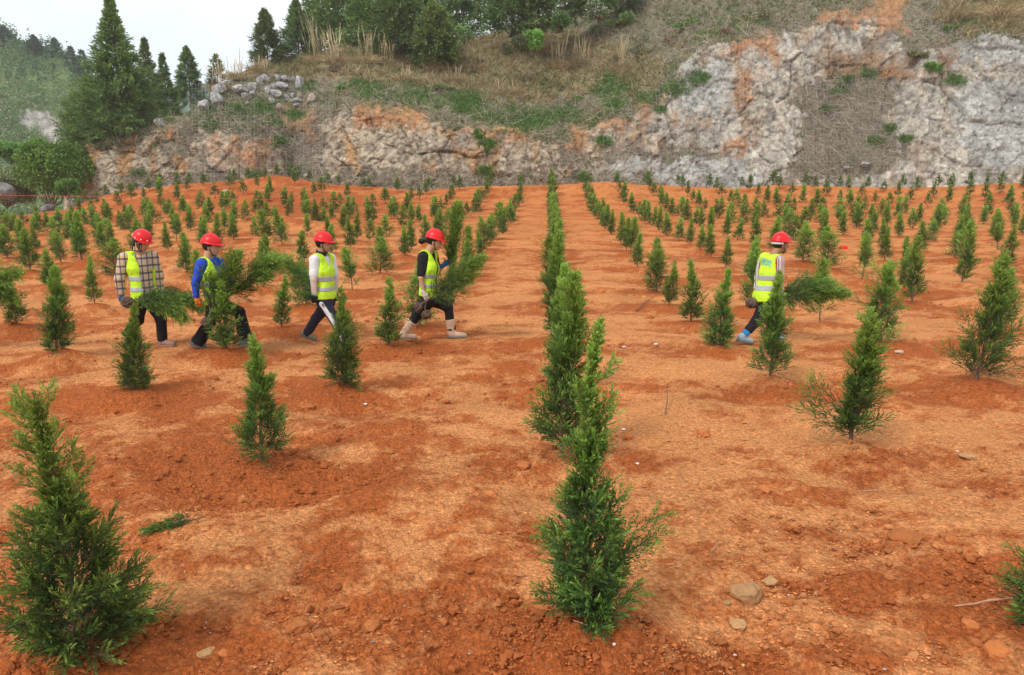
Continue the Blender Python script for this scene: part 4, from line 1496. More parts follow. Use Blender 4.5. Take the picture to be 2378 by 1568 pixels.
# forest on the far hill ----------------------------------------------------------------------
def hill_forest():
    rng = np.random.default_rng(77)
    A, B = HP.shape[:2]
    n = 9000
    i = rng.uniform(0, A - 2.01, n)
    j = rng.uniform(0, B - 1.01, n)
    i0, j0 = i.astype(int), j.astype(int)
    P = HP[i0, j0]
    P = P + (HP[i0 + 1, j0] - P) * (i - i0)[:, None] + (HP[i0, j0 + 1] - HP[i0, j0]) * (j - j0)[:, None]
    px, py, _ = proj(P)
    rock = inpoly(px + 8 * rng.normal(size=n), py + 5 * rng.normal(size=n), [(52, 262), (110, 258), (150, 290), (172, 340), (120, 340), (90, 310), (45, 290)])
    P = P[~rock]
    px, py = px[~rock], py[~rock]
    n = len(P)
    con = rng.random(n) < np.where(py < 200, .6, .12)
    m = 11
    h = np.where(con, rng.uniform(2.6, 4.6, n), rng.uniform(1.0, 2.3, n))
    r = np.where(con, h * .20, h * .62)
    u = rng.random((n, m)) ** .8
    az = rng.uniform(0, 2 * math.pi, (n, m))
    rr = r[:, None] * np.where(con[:, None], (1.02 - u), np.sqrt(np.maximum(1 - (2 * u - .8) ** 2 * .6, .05))) * rng.uniform(.7, 1.05, (n, m))
    q = P[:, None, :] + np.stack([np.cos(az) * rr, np.sin(az) * rr, u * h[:, None]], -1)
    ld = nrm(np.stack([np.cos(az), np.sin(az), np.where(con[:, None], -.3, .4) + 0 * az], -1) + rng.normal(0, .5, (n, m, 3)))
    lf = np.where(con, .75, .60)[:, None, None] * rng.uniform(.6, 1.3, (n, m, 1))
    wd = nrm(np.cross(ld, rng.normal(size=(n, m, 3)))) * lf * .30
    V = np.stack([q, q + ld * lf * .5 + wd, q + ld * lf, q + ld * lf * .5 - wd], 2).reshape(-1, 3)
    F = np.arange(len(V)).reshape(-1, 4)
    base = np.array([(.075, .14, .055), (.15, .23, .07), (.20, .25, .10), (.26, .25, .16), (.11, .20, .06)])
    ci = np.where(con, 0, rng.integers(1, 5, n))
    C = base[ci] * rng.uniform(.75, 1.25, (n, 1))
    C = np.repeat(C * 1.5, m * 4, axis=0)
    o = obj('hill_forest', mesh_np('hill_forest', V, F, M_leaf_far, C))
    tag(o, 'mixed conifers and scrub covering the hazy left hill', 'forest', None, 'stuff')
    # the trees one can pick out against the sky
    for k, (x, yb, yt, r_, lab) in enumerate([(8, 88, 68, 16, 'bushy tree at the very top of the left hill'), (130, 124, 92, 9, 'tiny pointed tree on the skyline of the left hill, first from the summit'),
                                              (168, 150, 112, 14, 'pointed conifer on the descending skyline of the left hill'), (195, 172, 118, 16, 'last and sharpest conifer on the skyline of the left hill'),
                                              (80, 106, 86, 14, 'small round tree on the left hill skyline')]):
        place_tree(x, yb, yt, 205 - k, r_, 90 + k, lab, 'conic' if k else 'broad', nb=60, ns=7, nl=5, lL=.9, lW=.32, dark=np.array([.05, .085, .05]), tip=np.array([.09, .13, .06]), group='trees on the skyline of the left hill', dip=1.5)


hill_forest()


# boulders ------------------------------------------------------------------------------------
def rock_mesh(seed, cuts=16, sub=3, mat=None, smooth=False):
    import bmesh
    rng = np.random.default_rng(seed)
    bm = bmesh.new()
    bmesh.ops.create_icosphere(bm, subdivisions=sub, radius=1)
    V = np.array([v.co[:] for v in bm.verts])
    F = np.array([[v.index for v in f.verts] for f in bm.faces])
    bm.free()
    for _ in range(cuts):
        n = nrm(rng.normal(size=3))
        o = rng.uniform(.55, .9)
        d = V @ n - o
        V = V - np.maximum(d, 0)[:, None] * n
    V = V * (1 + .10 * vn3(V * 2.2 + seed, 3)[:, None] + .05 * vn3(V * 6 + seed, 5)[:, None])
    V = V * rng.uniform(.8, 1.2, 3)
    return mesh_np('rock', V, F, mat, None, smooth)


ROCKS = [rock_mesh(s, mat=M_rock) for s in range(5)]
DROCK = rock_mesh(9, mat=simple('dark_grey_rock', (.24, .235, .22), .9, .5, 3, 1, 6))
ROCKSP = [rock_mesh(s + 20, mat=M_rock2) for s in range(2)]
BLD = [(526, 210, 20, 24, 0), (517, 236, 17, 15, 0), (489, 247, 18, 13, 0), (572, 215, 20, 13, 0), (598, 205, 13, 12, 0), (625, 190, 13, 17, 0), (616, 197, 11, 14, 0), (654, 184, 12, 10, 0), (673, 187, 12, 10, 0),
       (708, 199, 14, 23, 0), (663, 203, 21, 14, 0), (632, 213, 11, 11, 0), (649, 222, 15, 10, 0), (733, 232, 17, 13, 1), (688, 226, 8, 9, 0), (687, 238, 7, 7, 0), (704, 227, 9, 9, 1), (673, 229, 7, 8, 0), (702, 238, 12, 7, 0),
       (662, 255, 13, 11, 1), (586, 246, 8, 6, 1), (641, 237, 10, 9, 0), (598, 222, 9, 7, 0), (645, 203, 9, 9, 0), (697, 249, 10, 6, 0), (640, 182, 8, 8, 0), (692, 190, 9, 9, 0), (581, 228, 12, 8, 0)]
BL = ['tall pointed grey boulder at the left of the pile', 'grey boulder just below the tall pointed one', 'leftmost low grey boulder of the pile', 'flat grey boulder right of the tall pointed one', 'pale rounded boulder left of the pile top',
      'tallest boulder at the pile top, split in two tones', 'smaller boulder leaning on the left of the topmost one', 'round boulder in the top row of the pile, left one', 'round boulder in the top row of the pile, right one',
      'large upright grey boulder at the right of the pile', 'broad grey boulder in the middle of the pile', 'small round boulder under the topmost one', 'flat boulder below the broad middle one', 'pinkish white block at the right end of the pile',
      'small dark boulder left of the little pinkish one', 'lowest small grey stone of the pile', 'little pinkish boulder beside the pinkish block', 'small grey stone in the gap of the pile', 'flat grey stone under the little pinkish boulder',
      'pinkish slab lying lowest below the pile', 'small pale stone on the green below the flat boulder', 'grey boulder half sunk below the round one', 'small grey stone in the grass at the pile left', 'wedge stone between topmost and broad boulders',
      'thin stone under the flat grey one', 'small dark stone in the very top row', 'small stone left of the upright boulder top', 'half-buried boulder beneath the flat grey one']
for i, (x, y, rx, ry, pk) in enumerate(BLD):
    P0, _, _ = hill_point(np.array([float(x)]), np.array([float(y)]))
    P0 = P0[0]
    s_ = proj(P0)[2] / F0
    o = obj('boulder', (ROCKSP if pk else ROCKS)[i % (2 if pk else 5)])
    o.location = tuple(P0 + np.array([0, -rx * s_ * .45 - .35, -.02]))
    o.scale = (rx * s_ * 1.12, rx * s_ * .9, ry * s_ * 1.12)
    o.rotation_euler = (random.Random(i).uniform(-.3, .3), 0, random.Random(i).uniform(0, 6))
    tag(o, BL[i], 'boulder', 'boulders heaped on the hillside')
for (x, y, rx, ry, pk, lab) in [(386, 290, 16, 12, 0, 'squarish grey boulder alone on the cliff edge under the tall cypress'), (720, 411, 10, 7, 1, 'pale rock at the cliff foot beyond the mound'),
                                (2000, 382, 14, 9, 0, 'rounded grey rock at the foot of the right cliff'), (1960, 392, 12, 7, 0, 'small grey rock left of the rounded one at the right cliff foot'),
                                (1560, 215, 8, 9, 0, 'white stone among thatch left of the grey rock face'), (1700, 205, 6, 6, 0, 'small white stone on the rock face shoulder')]:
    P0, _, _ = hill_point(np.array([float(x)]), np.array([float(y)]))
    P0 = P0[0]
    s_ = proj(P0)[2] / F0
    o = obj('boulder', (ROCKSP if pk else ROCKS)[x % (2 if pk else 5)])
    o.location = tuple(P0 + np.array([0, -.2, 0]))
    o.scale = (rx * s_ * 1.1, min(rx * s_, 1.2), ry * s_ * 1.1)
    o.rotation_euler = (.1, 0, x * .01)
    tag(o, lab, 'boulder', 'loose rocks along the cliff')
# grey bedrock slope at the far left edge
for (x, y, rx, ry, lab) in [(8, 448, 24, 18, 'upper grey rock slab at the far left edge'), (182, 476, 16, 18, 'pale rock foot below the left corner of the cliff'), (110, 486, 22, 8, 'low pale rock between the left saplings')]:
    p = at(x, y + ry, 52)
    s_ = proj(p)[2] / F0
    o = obj('boulder', DROCK)
    o.location = tuple(at(x, y, 52))
    o.scale = (rx * s_, rx * s_, ry * s_ * 1.2)
    o.rotation_euler = (.3, .2, x * .1)
    tag(o, lab, 'rock')


# rockfall netting ------------------------------------------------------------------------------
def net(name, x0, x1, y0, y1, dx, dy, label, off=.16, r=.0045, topfn=None):
    xs = np.arange(x0, x1, dx)
    ys = np.arange(y1, y0, -dy)
    parts = []
    vv = np.linspace(0, 1, 60)
    rng = np.random.default_rng(int(x0))

    def surf(X, Y):
        P = at(X, Y, hill_depth(X, Y))
        Q, _, _ = hill_point(X, Y)
        P[..., 1] = np.minimum(P[..., 1] - .9, Q[..., 1] - .04) * .6 + Q[..., 1] * .4 - off
        return P
    top = np.array([max(y0, (topfn(x) if topfn else y0)) for x in xs])
    X = np.repeat(xs[:, None], 60, 1) + rng.normal(0, .6, (len(xs), 1))
    Y = y1 + (top[:, None] - y1) * vv[None, :]
    V1, F1 = tubes(surf(X, Y), np.full(X.shape, r), 3)
    hs = []
    nseg = 70
    uu = np.linspace(x0, x1, nseg)
    for yy in ys:
        hs.append(np.stack([uu, np.maximum(yy + 1.5 * np.sin(uu / 90), [max(y0, (topfn(x) if topfn else y0)) for x in uu])], -1))
    hs = np.array(hs)
    V2, F2 = tubes(surf(hs[..., 0], hs[..., 1]), np.full(hs.shape[:2], r), 3)
    V, F, _ = merge([(V1, F1), (V2, F2)])
    o = obj(name, mesh_np(name, V, F, M_wire))
    tag(o, label, 'netting')
    return o


M_wire = simple('galvanised_wire', (0.42, 0.41, 0.40), 0.5, 0.1, 5, spec=.5)
net('rockfall_net', 450, 780, 195, 420, 7.5, 7.5, 'steel wire netting draped over the boulder pile and gully')
net('rockfall_net', 1400, 2440, 20, 432, 8.0, 8.0, 'wide steel wire netting covering the grey rock face at the right', topfn=lambda x: float(np.interp(x, [1400, 1550, 1650, 1900, 2440], [270, 180, 90, 20, 60])))

# red boundary rope across the field
M_rope = simple('red_rope', (0.62, 0.10, 0.07), 0.7, 0.2, 20)
pts = [(-140, 452), (0, 454), (200, 456), (420, 460), (640, 464), (960, 470), (1283, 475), (1560, 475), (1780, 474), (2100, 472), (2480, 474)]
P = np.array([at(x, y, 36.5) for x, y in pts])
f = np.linspace(0, len(pts) - 1, 120)
Q = np.stack([np.interp(f, range(len(pts)), P[:, k]) for k in range(3)], 1)
V, F = tubes(Q[None], np.full((1, 120), .011), 4)
rope = empty('boundary_rope', tuple(Q[0]))
V = V - np.array(Q[0])
obj('rope', mesh_np('rope', V, F, M_rope, None, True), rope)
for q in (Q[0], Q[-1]):
    g = float(base_h(q[0], q[1]))
    PV, PF = tubes(np.array([[[q[0], q[1], g - .2], [q[0], q[1], q[2] + .08]]]) - Q[0], np.full((1, 2), .03), 8)
    obj('post', mesh_np('post', PV, PF, M_wood, None, True), rope)
tag(rope, 'thin red rope stretched across the whole far part of the field', 'rope')
# ------------------------------------------------------------------ people
NET_SCALE = 1.0


def surface_net(fn, lo, hi, h):
    h = h * NET_SCALE
    lo = np.array(lo, float)
    hi = np.array(hi, float)
    n = np.ceil((hi - lo) / h).astype(int) + 1
    ax = [lo[i] + np.arange(n[i]) * h for i in range(3)]
    G = np.stack(np.meshgrid(*ax, indexing='ij'), -1)
    if n.min() > 14:
        k = 4
        H_ = h * k
        nc = (n + k - 1) // k + 1
        axc = [lo[i] + np.arange(nc[i]) * H_ for i in range(3)]
        Sc = fn(np.stack(np.meshgrid(*axc, indexing='ij'), -1))
        near = np.abs(Sc) < H_ * 1.5
        sg = Sc < 0
        for a in range(3):
            d = np.diff(sg.astype(np.int8), axis=a) != 0
            i0 = [slice(None)] * 3
            i1 = [slice(None)] * 3
            i0[a], i1[a] = slice(0, -1), slice(1, None)
            near[tuple(i0)] |= d
            near[tuple(i1)] |= d
        ix = [np.minimum((np.arange(n[i]) + k // 2) // k, nc[i] - 1) for i in range(3)]
        up = near[np.ix_(*ix)]
        S = Sc[np.ix_(*ix)].copy()
        S[np.abs(S) < 1e-9] = 1e-9
        S[up] = fn(G[up])
    else:
        S = fn(G)
    ins = S < 0
    c = n - 1
    acc = np.zeros(tuple(c) + (3,))
    cnt = np.zeros(tuple(c))

    def sl(o):
        return tuple(slice(o[i], o[i] + c[i]) for i in range(3))
    for a in range(3):
        b1, b2 = [q for q in range(3) if q != a]
        for u in (0, 1):
            for v in (0, 1):
                o0 = [0, 0, 0]
                o0[b1], o0[b2] = u, v
                o1 = list(o0)
                o1[a] = 1
                s0, s1 = S[sl(o0)], S[sl(o1)]
                m = (s0 < 0) != (s1 < 0)
                t = np.where(m, s0 / np.where(np.abs(s0 - s1) < 1e-12, 1, s0 - s1), 0)
                P = G[sl(o0)].copy()
                P[..., a] += t * h
                acc += np.where(m[..., None], P, 0)
                cnt += m
    act = cnt > 0
    idx = -np.ones(tuple(c), int)
    idx[act] = np.arange(act.sum())
    V = acc[act] / cnt[act][:, None]
    Fs = []
    for a in range(3):
        b1, b2 = [(1, 2), (2, 0), (0, 1)][a]
        sh = [slice(1, c[0]), slice(1, c[1]), slice(1, c[2])]
        sh[a] = slice(0, c[a])
        s0 = ins[tuple(sh)]
        sh2 = list(sh)
        sh2[a] = slice(1, c[a] + 1)
        s1 = ins[tuple(sh2)]
        m = s0 != s1
        ii = np.argwhere(m)
        if not len(ii):
            continue
        base = ii + np.array([sh[0].start, sh[1].start, sh[2].start])
        fl = s0[m]

        def cell(d1, d2):
            q = base.copy()
            q[:, b1] -= d1
            q[:, b2] -= d2
            return idx[q[:, 0], q[:, 1], q[:, 2]]
        f = np.stack([cell(1, 1), cell(0, 1), cell(0, 0), cell(1, 0)], 1)
        f[~fl] = f[~fl][:, ::-1]
        Fs.append(f)
    F = np.concatenate(Fs)
    F = F[(F >= 0).all(1)]
    return V, F


def cap(p, a, b, ra, rb, ys=1.0):
    a = np.array(a, float)
    b = np.array(b, float)
    q = p - a
    d = b - a
    if ys != 1.0:
        q = q * np.array([1, 1 / ys, 1])
        d = d * np.array([1, 1 / ys, 1])
    t = np.clip((q @ d) / max(d @ d, 1e-9), 0, 1)
    return np.linalg.norm(q - t[..., None] * d, axis=-1) - (ra + (rb - ra) * t)


def ell(p, c, r, R=None):
    q = p - np.array(c, float)
    if R is not None:
        q = q @ R
    r = np.array(r, float)
    k = np.linalg.norm(q / r, axis=-1)
    return (k - 1) * r.min()


def smin(a, b, k):
    h = np.clip(.5 + .5 * (b - a) / k, 0, 1)
    return b * (1 - h) + a * h - k * h * (1 - h)


def roty(a):
    c, s = math.cos(a), math.sin(a)
    return np.array([[c, 0, s], [0, 1, 0], [-s, 0, c]])


M_skin = tint_mat('skin', rough=.55, transl=0, spec=.35)
M_helmet = simple('red_helmet_plastic', (.72, .010, .014), .36, .10, 8, spec=.35, coat=0)
M_vest = simple('fluorescent_vest_cloth', (.56, .86, .03), .75, .13, 9, .4, 22)
M_tape = simple('grey_reflective_tape', (.40, .42, .43), .45, .06, 20, spec=.5)
M_black = simple('black_trouser_cloth', (.012, .012, .015), .85, .2, 20, .3, 25)
M_navy = simple('dark_navy_trousers', (.022, .024, .045), .8, .2, 20, .3, 25)
M_white = simple('white_cloth', (.74, .74, .76), .8, .06, 14, .3, 25)
M_blue = simple('royal_blue_knit', (.02, .07, .50), .8, .15, 20, .4, 22)
M_blackknit = simple('black_knit', (.014, .014, .016), .85, .2, 20, .4, 25)
M_beige = simple('beige_rubber_boot', (.60, .42, .30), .5, .1, 10, .2, 14)
M_pinkshoe = simple('brown_pink_rubber_shoe', (.33, .19, .15), .5, .15, 12)
M_greyshoe = simple('worn_grey_shoe', (.16, .17, .15), .8, .3, 30)
M_olive = simple('olive_muddy_shoe', (.24, .22, .11), .8, .3, 30)
M_bluesh = simple('pale_blue_shoe_cover', (.33, .46, .55), .6, .25, 14)
M_hair = simple('black_hair', (.010, .008, .008), .45, .3, 60, .5, 90)
M_orangeg = simple('orange_glove', (.80, .22, .04), .8, .12, 20)
M_greeng = simple('green_glove_cuff', (.01, .30, .14), .8, .12, 20)
M_darkg = simple('black_glove', (.02, .02, .022), .7, .12, 20)
M_whiteg = simple('dusty_white_glove', (.60, .54, .46), .85, .25, 30)
M_blueg = simple('blue_glove', (.04, .14, .34), .8, .3, 30)
M_sleeve = simple('pale_beige_sleeve', (.66, .52, .46), .8, .06, 16)
M_strap = simple('dark_chin_strap', (.03, .03, .03), .7, .1, 10)
M_clear = simple('white_helmet_band', (.6, .62, .63), .5, .05, 10)
M_ball = simple('root_ball_soil', (.115, .070, .050), .95, .5, 18, 1.0, 25)
M_string = simple('white_string', (.36, .33, .29), .8, .1, 20)
M_text = simple('blue_print', (.12, .42, .72), .7, .05, 10)
M_sock = simple('blue_sock', (.03, .26, .55), .8, .05, 10)


def plaid():
    m, nt, b = new_mat('yellow_plaid_cloth')
    N, L = nt.nodes.new, nt.links.new
    t = N('ShaderNodeTexCoord')
    sep = N('ShaderNodeSeparateXYZ')
    L(t.outputs['Object'], sep.inputs[0])

    def band(src, per, width, off=0.0):
        a = N('ShaderNodeMath'); a.operation = 'MULTIPLY_ADD'; a.inputs[1].default_value = 1 / per; a.inputs[2].default_value = off + 50
        L(src, a.inputs[0])
        f = N('ShaderNodeMath'); f.operation = 'FRACT'; L(a.outputs[0], f.inputs[0])
        g = N('ShaderNodeMath'); g.operation = 'SUBTRACT'; g.inputs[1].default_value = .5; L(f.outputs[0], g.inputs[0])
        h = N('ShaderNodeMath'); h.operation = 'ABSOLUTE'; L(g.outputs[0], h.inputs[0])
        r = N('ShaderNodeMapRange'); r.inputs[1].default_value = width / per * .5; r.inputs[2].default_value = width / per * .5 + .10
        r.inputs[3].default_value = 1; r.inputs[4].default_value = 0
        L(h.outputs[0], r.inputs[0])
        return r.outputs[0]
    ad = N('ShaderNodeMath'); ad.operation = 'ADD'; L(sep.outputs[0], ad.inputs[0]); L(sep.outputs[1], ad.inputs[1])
    cur = None
    col = N('ShaderNodeRGB'); col.outputs[0].default_value = (.62, .42, .14, 1)
    cur = col.outputs[0]
    for src, per, wd, off, c, fac in ((ad.outputs[0], .088, .036, .25, (.52, .38, .33, 1), .8), (sep.outputs[2], .095, .036, .3, (.56, .42, .36, 1), .7),
                                      (ad.outputs[0], .088, .013, 0, (.05, .06, .10, 1), .85), (sep.outputs[2], .095, .015, 0, (.04, .05, .09, 1), .85)):
        mx = N('ShaderNodeMix'); mx.data_type = 'RGBA'
        mu = N('ShaderNodeMath'); mu.operation = 'MULTIPLY'; mu.inputs[1].default_value = fac
        L(band(src, per, wd, off), mu.inputs[0]); L(mu.outputs[0], mx.inputs[0])
        L(cur, mx.inputs[6]); mx.inputs[7].default_value = c
        cur = mx.outputs[2]
    L(cur, b.inputs['Base Color'])
    b.inputs['Roughness'].default_value = .85
    return m


def striped():
    m, nt, b = new_mat('red_and_white_striped_cloth')
    N, L = nt.nodes.new, nt.links.new
    t = N('ShaderNodeTexCoord')
    sep = N('ShaderNodeSeparateXYZ')
    L(t.outputs['Object'], sep.inputs[0])
    ad = N('ShaderNodeMath'); ad.operation = 'MULTIPLY_ADD'; ad.inputs[1].default_value = .0; L(sep.outputs[1], ad.inputs[0]); L(sep.outputs[0], ad.inputs[2])
    mu = N('ShaderNodeMath'); mu.operation = 'MULTIPLY'; mu.inputs[1].default_value = 19; L(ad.outputs[0], mu.inputs[0])
    fr = N('ShaderNodeMath'); fr.operation = 'FRACT'; L(mu.outputs[0], fr.inputs[0])
    cr_ = N('ShaderNodeValToRGB')
    cr_.color_ramp.interpolation = 'CONSTANT'
    e = cr_.color_ramp.elements
    e[0].position = 0; e[0].color = (.60, .58, .55, 1)
    e[1].position = .22; e[1].color = (.38, .05, .07, 1)
    for p, c in ((.42, (.62, .42, .40, 1)), (.58, (.06, .05, .07, 1)), (.72, (.58, .56, .55, 1)), (.86, (.28, .22, .18, 1))):
        q = e.new(p)
        q.color = c
    L(fr.outputs[0], cr_.inputs[0])
    L(cr_.outputs[0], b.inputs['Base Color'])
    b.inputs['Roughness'].default_value = .8
    return m


M_plaid = plaid()
M_striped = striped()


def hand_mesh(wrist, d, grip, pn, mat, cuff, name, parent, size=1.0):
    """gloved hand closed round a stem; d forearm direction, grip stem direction, pn palm normal"""
    d = nrm(np.array(d, float))
    g = np.array(grip, float)
    g = nrm(g - (g @ d) * d)
    n = np.cross(d, g)
    if n @ np.array(pn) < 0:
        n = -n
    w = np.array(wrist, float)
    segs = []
    for i, (off, ln) in enumerate(((-.030, .88), (-.010, 1.0), (.010, .95), (.029, .78))):
        p0 = w + d * .085 * size + g * off
        p1 = p0 + (d * .75 + n * .65) * .034 * ln
        p2 = p1 + (d * -.15 + n * 1.0) * .027 * ln
        p3 = p2 + (d * -.9 + n * .15) * .022 * ln
        segs.append((p0, p1, p2, p3))
    t0 = w + d * .03 + g * .034
    t1 = t0 + (d * .4 + n * .6 + g * .25) * .036
    t2 = t1 + (d * .5 + n * .5 - g * .5) * .030

    def fn(p):
        s = cap(p, w - d * .01, w + d * .03, .027, .032)
        q1 = w + d * .075 + g * .022
        q2 = w + d * .075 - g * .022
        s = smin(s, cap(p, w + d * .03 + g * .012, q1, .022, .018), .012)
        s = smin(s, cap(p, w + d * .03 - g * .012, q2, .022, .018), .012)
        for (a, b_, c, e) in segs:
            s = np.minimum(s, np.minimum(cap(p, a - d * .01, b_, .0105, .0095), np.minimum(cap(p, b_, c, .0095, .009), cap(p, c, e, .009, .008))))
        s = np.minimum(s, np.minimum(cap(p, t0, t1, .013, .011), cap(p, t1, t2, .011, .0095)))
        return s
    c = w + d * .06
    V, F = surface_net(fn, c - .115, c + .115, .0048)
    o = obj(name, mesh_np(name, V, F, mat, None, True), parent)
    if cuff is not None:
        V, F = surface_net(lambda p: np.maximum(cap(p, w - d * .055, w + d * .005, .034, .033), np.abs((p - w + d * .02) @ d) - .035), w - .1, w + .1, .006)
        obj('cuff', mesh_np('cuff', V, F, cuff, None, True), o)
    return o


def person(px0, py0, cfg, label, seed=0, group=None):
    g0 = ground_at(px0, py0)
    gz = float(full_h(g0[0], g0[1])[0])
    root = empty('person', (g0[0], g0[1], gz))
    yaw = cfg.get('yaw', 0.0)
    root.rotation_euler = (0, 0, yaw)
    zc = proj(np.array([g0[0], g0[1], gz]))[2]
    s = F0 / zc
    cy, sy = math.cos(yaw), math.sin(yaw)

    def L(q, y=0.0):
        X = (q[0] - px0) / s
        z = (py0 - q[1]) / s * 1.005
        return np.array([(X + y * sy) / cy, y, z])
    J = {}
    yn, yf = -.142, .142
    for k, y in (('head', -.01), ('neck', 0), ('chest', 0), ('pelvis', 0), ('sn', yn), ('en', -.20), ('wn', -.20), ('hn', -.20), ('sf', yf), ('ef', .19), ('wf', .17), ('hf', .17),
                 ('kn', -.09), ('an', -.09), ('tn', -.09), ('ln', -.09), ('kf', .09), ('af', .09), ('tf', .09), ('lf', .09)):
        J[k] = L(cfg[k], cfg.get('y_' + k, y))
    for a in ('tn', 'ln', 'tf', 'lf'):
        J[a][2] = max(J[a][2], .015)
    for a in ('sn', 'sf', 'neck', 'chest'):
        J[a][2] += 3.5 / s
    hipn = J['pelvis'] + np.array([0, -.085, -.04])
    hipf = J['pelvis'] + np.array([0, .085, -.04])
    hd = J['head']
    tilt = cfg.get('tilt', .3)
    Rh = roty(tilt)
    ht = lambda v: hd + Rh @ np.array(v)

    def head_sdf(p):
        q = ell(p, hd + Rh @ np.array([-.005, 0, .03]), (.098, .076, .092), Rh)
        q = smin(q, ell(p, ht((.018, 0, -.035)), (.070, .058, .075), Rh), .03)
        q = smin(q, cap(p, ht((.088, 0, .012)), ht((.108, 0, -.022)), .008, .013), .012)
        q = smin(q, ell(p, ht((.078, 0, -.058)), (.018, .026, .008), Rh), .006)
        q = smin(q, ell(p, ht((.070, 0, -.088)), (.020, .022, .018), Rh), .012)
        for sg in (-1, 1):
            q = smin(q, ell(p, ht((-.005, sg * .078, -.012)), (.019, .010, .030), Rh), .008)
            q = -smin(-q, ell(p, ht((.094, sg * .032, .012)), (.012, .016, .009), Rh), .006)
        return q

    def torso(p, e=0.0):
        q = cap(p, J['pelvis'] + np.array([0, 0, -.01]), J['pelvis'] + np.array([0, 0, .06]), .108 + e, .100 + e, 1.30)
        q = smin(q, cap(p, J['pelvis'] + np.array([0, 0, .05]), J['chest'], .095 + e, .107 + e, 1.28), .05)
        q = smin(q, cap(p, J['chest'], J['chest'] * .55 + J['neck'] * .45, .107 + e, .082 + e, 1.38), .05)
        q = smin(q, cap(p, J['sn'] * .85 + J['sf'] * .15, J['sf'] * .85 + J['sn'] * .15, .058 + e, .058 + e), .05)
        return q

    def arm(p, sd_, e=0.0, upto=None):
        S, E, Wr = (J['sn'], J['en'], J['wn']) if sd_ == 'n' else (J['sf'], J['ef'], J['wf'])
        if upto == 'elbow':
            q = E * .80 + S * .20
            return cap(p, S, q, .054 + e, .046 + e)
        return smin(cap(p, S, E, .052 + e, .040 + e), cap(p, E, Wr, .039 + e, .028 + e), .02)

    def leg(p, sd_, e=0.0, flare=0.0):
        Hh, K, A = (hipn, J['kn'], J['an']) if sd_ == 'n' else (hipf, J['kf'], J['af'])
        return smin(cap(p, Hh, K, .085 + e, .056 + e), cap(p, K, A, .055 + e, .038 + e + flare), .03)
    allp = np.array(list(J.values()) + [hipn, hipf])
    lo, hi = allp.min(0) - .18, allp.max(0) + .2
    lo[2] = -.02

    def body(p):
        q = smin(head_sdf(p), cap(p, J['neck'] + np.array([-.01, 0, -.03]), ht((-.03, 0, -.04)), .058, .052), .02)
        q = smin(q, torso(p, -.015), .03)
        for a in 'nf':
            q = smin(q, arm(p, a, -.004), .02)
            q = smin(q, leg(p, a, -.012), .02)
            T_, Lh = (J['tn'], J['ln']) if a == 'n' else (J['tf'], J['lf'])
            q = smin(q, cap(p, Lh + np.array([.02, 0, .03]), T_ + np.array([-.03, 0, .025]), .026, .02), .02)
        return q
    V, F = surface_net(body, lo, hi, .0115)
    sk = np.array(cfg.get('skin', (.47, .25, .16)))
    C = np.tile(sk, (len(V), 1))
    q = (V - hd) @ Rh
    C[(np.abs(q[:, 2] + .058) < .009) & (q[:, 0] > .07) & (np.abs(q[:, 1]) < .026)] = (.36, .10, .09)
    for sg in (-1, 1):
        C[(np.linalg.norm((q - np.array([.088, sg * .032, .012])) / np.array([.02, .015, .006]), axis=1) < 1)] = (.02, .015, .012)
        C[(np.linalg.norm((q - np.array([.092, sg * .033, .032])) / np.array([.02, .02, .006]), axis=1) < 1)] = (.05, .03, .025)
    C *= 1 + .08 * vn3(V * 30, 4)[:, None]
    obj('body', mesh_np('body', V, F, M_skin, C, True), root)
    # hair
    def hair(p):
        a = ell(p, ht((-.022, 0, .025)), (.100, .086, .095), Rh)
        hl = (p - hd) @ Rh
        a = np.maximum(a, hl[..., 0] - .012 - 1.1 * np.maximum(hl[..., 2], 0) - .25 * np.maximum(-hl[..., 2] - .03, 0))
        a = np.maximum(a, -hl[..., 2] - .078)
        st_ = cfg.get('hair')
        if st_ == 'pony':
            a = smin(a, cap(p, ht((-.085, -.02, -.02)), ht((-.06, -.03, -.19)) * .8 + J['neck'] * .2 + np.array([-.035, 0, 0]), .030, .014), .02)
            a = smin(a, cap(p, ht((.035, -.072, .0)), ht((.040, -.066, -.10)), .010, .005), .01)
            a = smin(a, cap(p, ht((.055, -.060, .02)), ht((.062, -.052, -.07)), .008, .004), .01)
        if st_ == 'bun':
            a = smin(a, ell(p, L((985, 562) if True else (0, 0), -.01), (.045, .04, .045)), .03)
            a = smin(a, cap(p, ht((-.09, 0, .0)), L((989, 560), -.01), .03, .03), .02)
        return a
    V, F = surface_net(hair, hd - .24, hd + .2, .0085)
    if len(V):
        V = V + .004 * vn3(V * 90, 5)[:, None]
        obj('hair', mesh_np('hair', V, F, M_hair, None, True), root)
    # shirt
    shirtm = cfg['shirt']
    hem = L((0, cfg['hem']), 0)[2]
    nk = J['neck'] + np.array([.015, 0, .03])

    def fold(p, a=.009, f=13):
        return a * vn3(p * f, 8 + seed) + a * .6 * vn3(p * np.array([f * 2.2, f * 2.2, f * .7]), 18 + seed)
    short = cfg.get('short', False)

    def shirt(p):
        q = torso(p, .004)
        for a in 'nf':
            q = smin(q, arm(p, a, .012 if not cfg.get('loose') else .022, 'elbow' if short else None), .03)
        q = q + fold(p)
        q = np.maximum(q, hem - p[..., 2])
        q = np.maximum(q, -cap(p, nk, nk + np.array([.05, 0, .12]), .062, .09))
        if not short:
            for (E, Wr) in ((J['en'], J['wn']), (J['ef'], J['wf'])):
                dd = nrm(Wr - E)
                q = np.maximum(q, (p - Wr) @ dd * 1.0 - .004 + np.where(np.linalg.norm(p - Wr, axis=-1) < .14, 0, -9))
        return q
    V, F = surface_net(shirt, lo, hi, .0125)
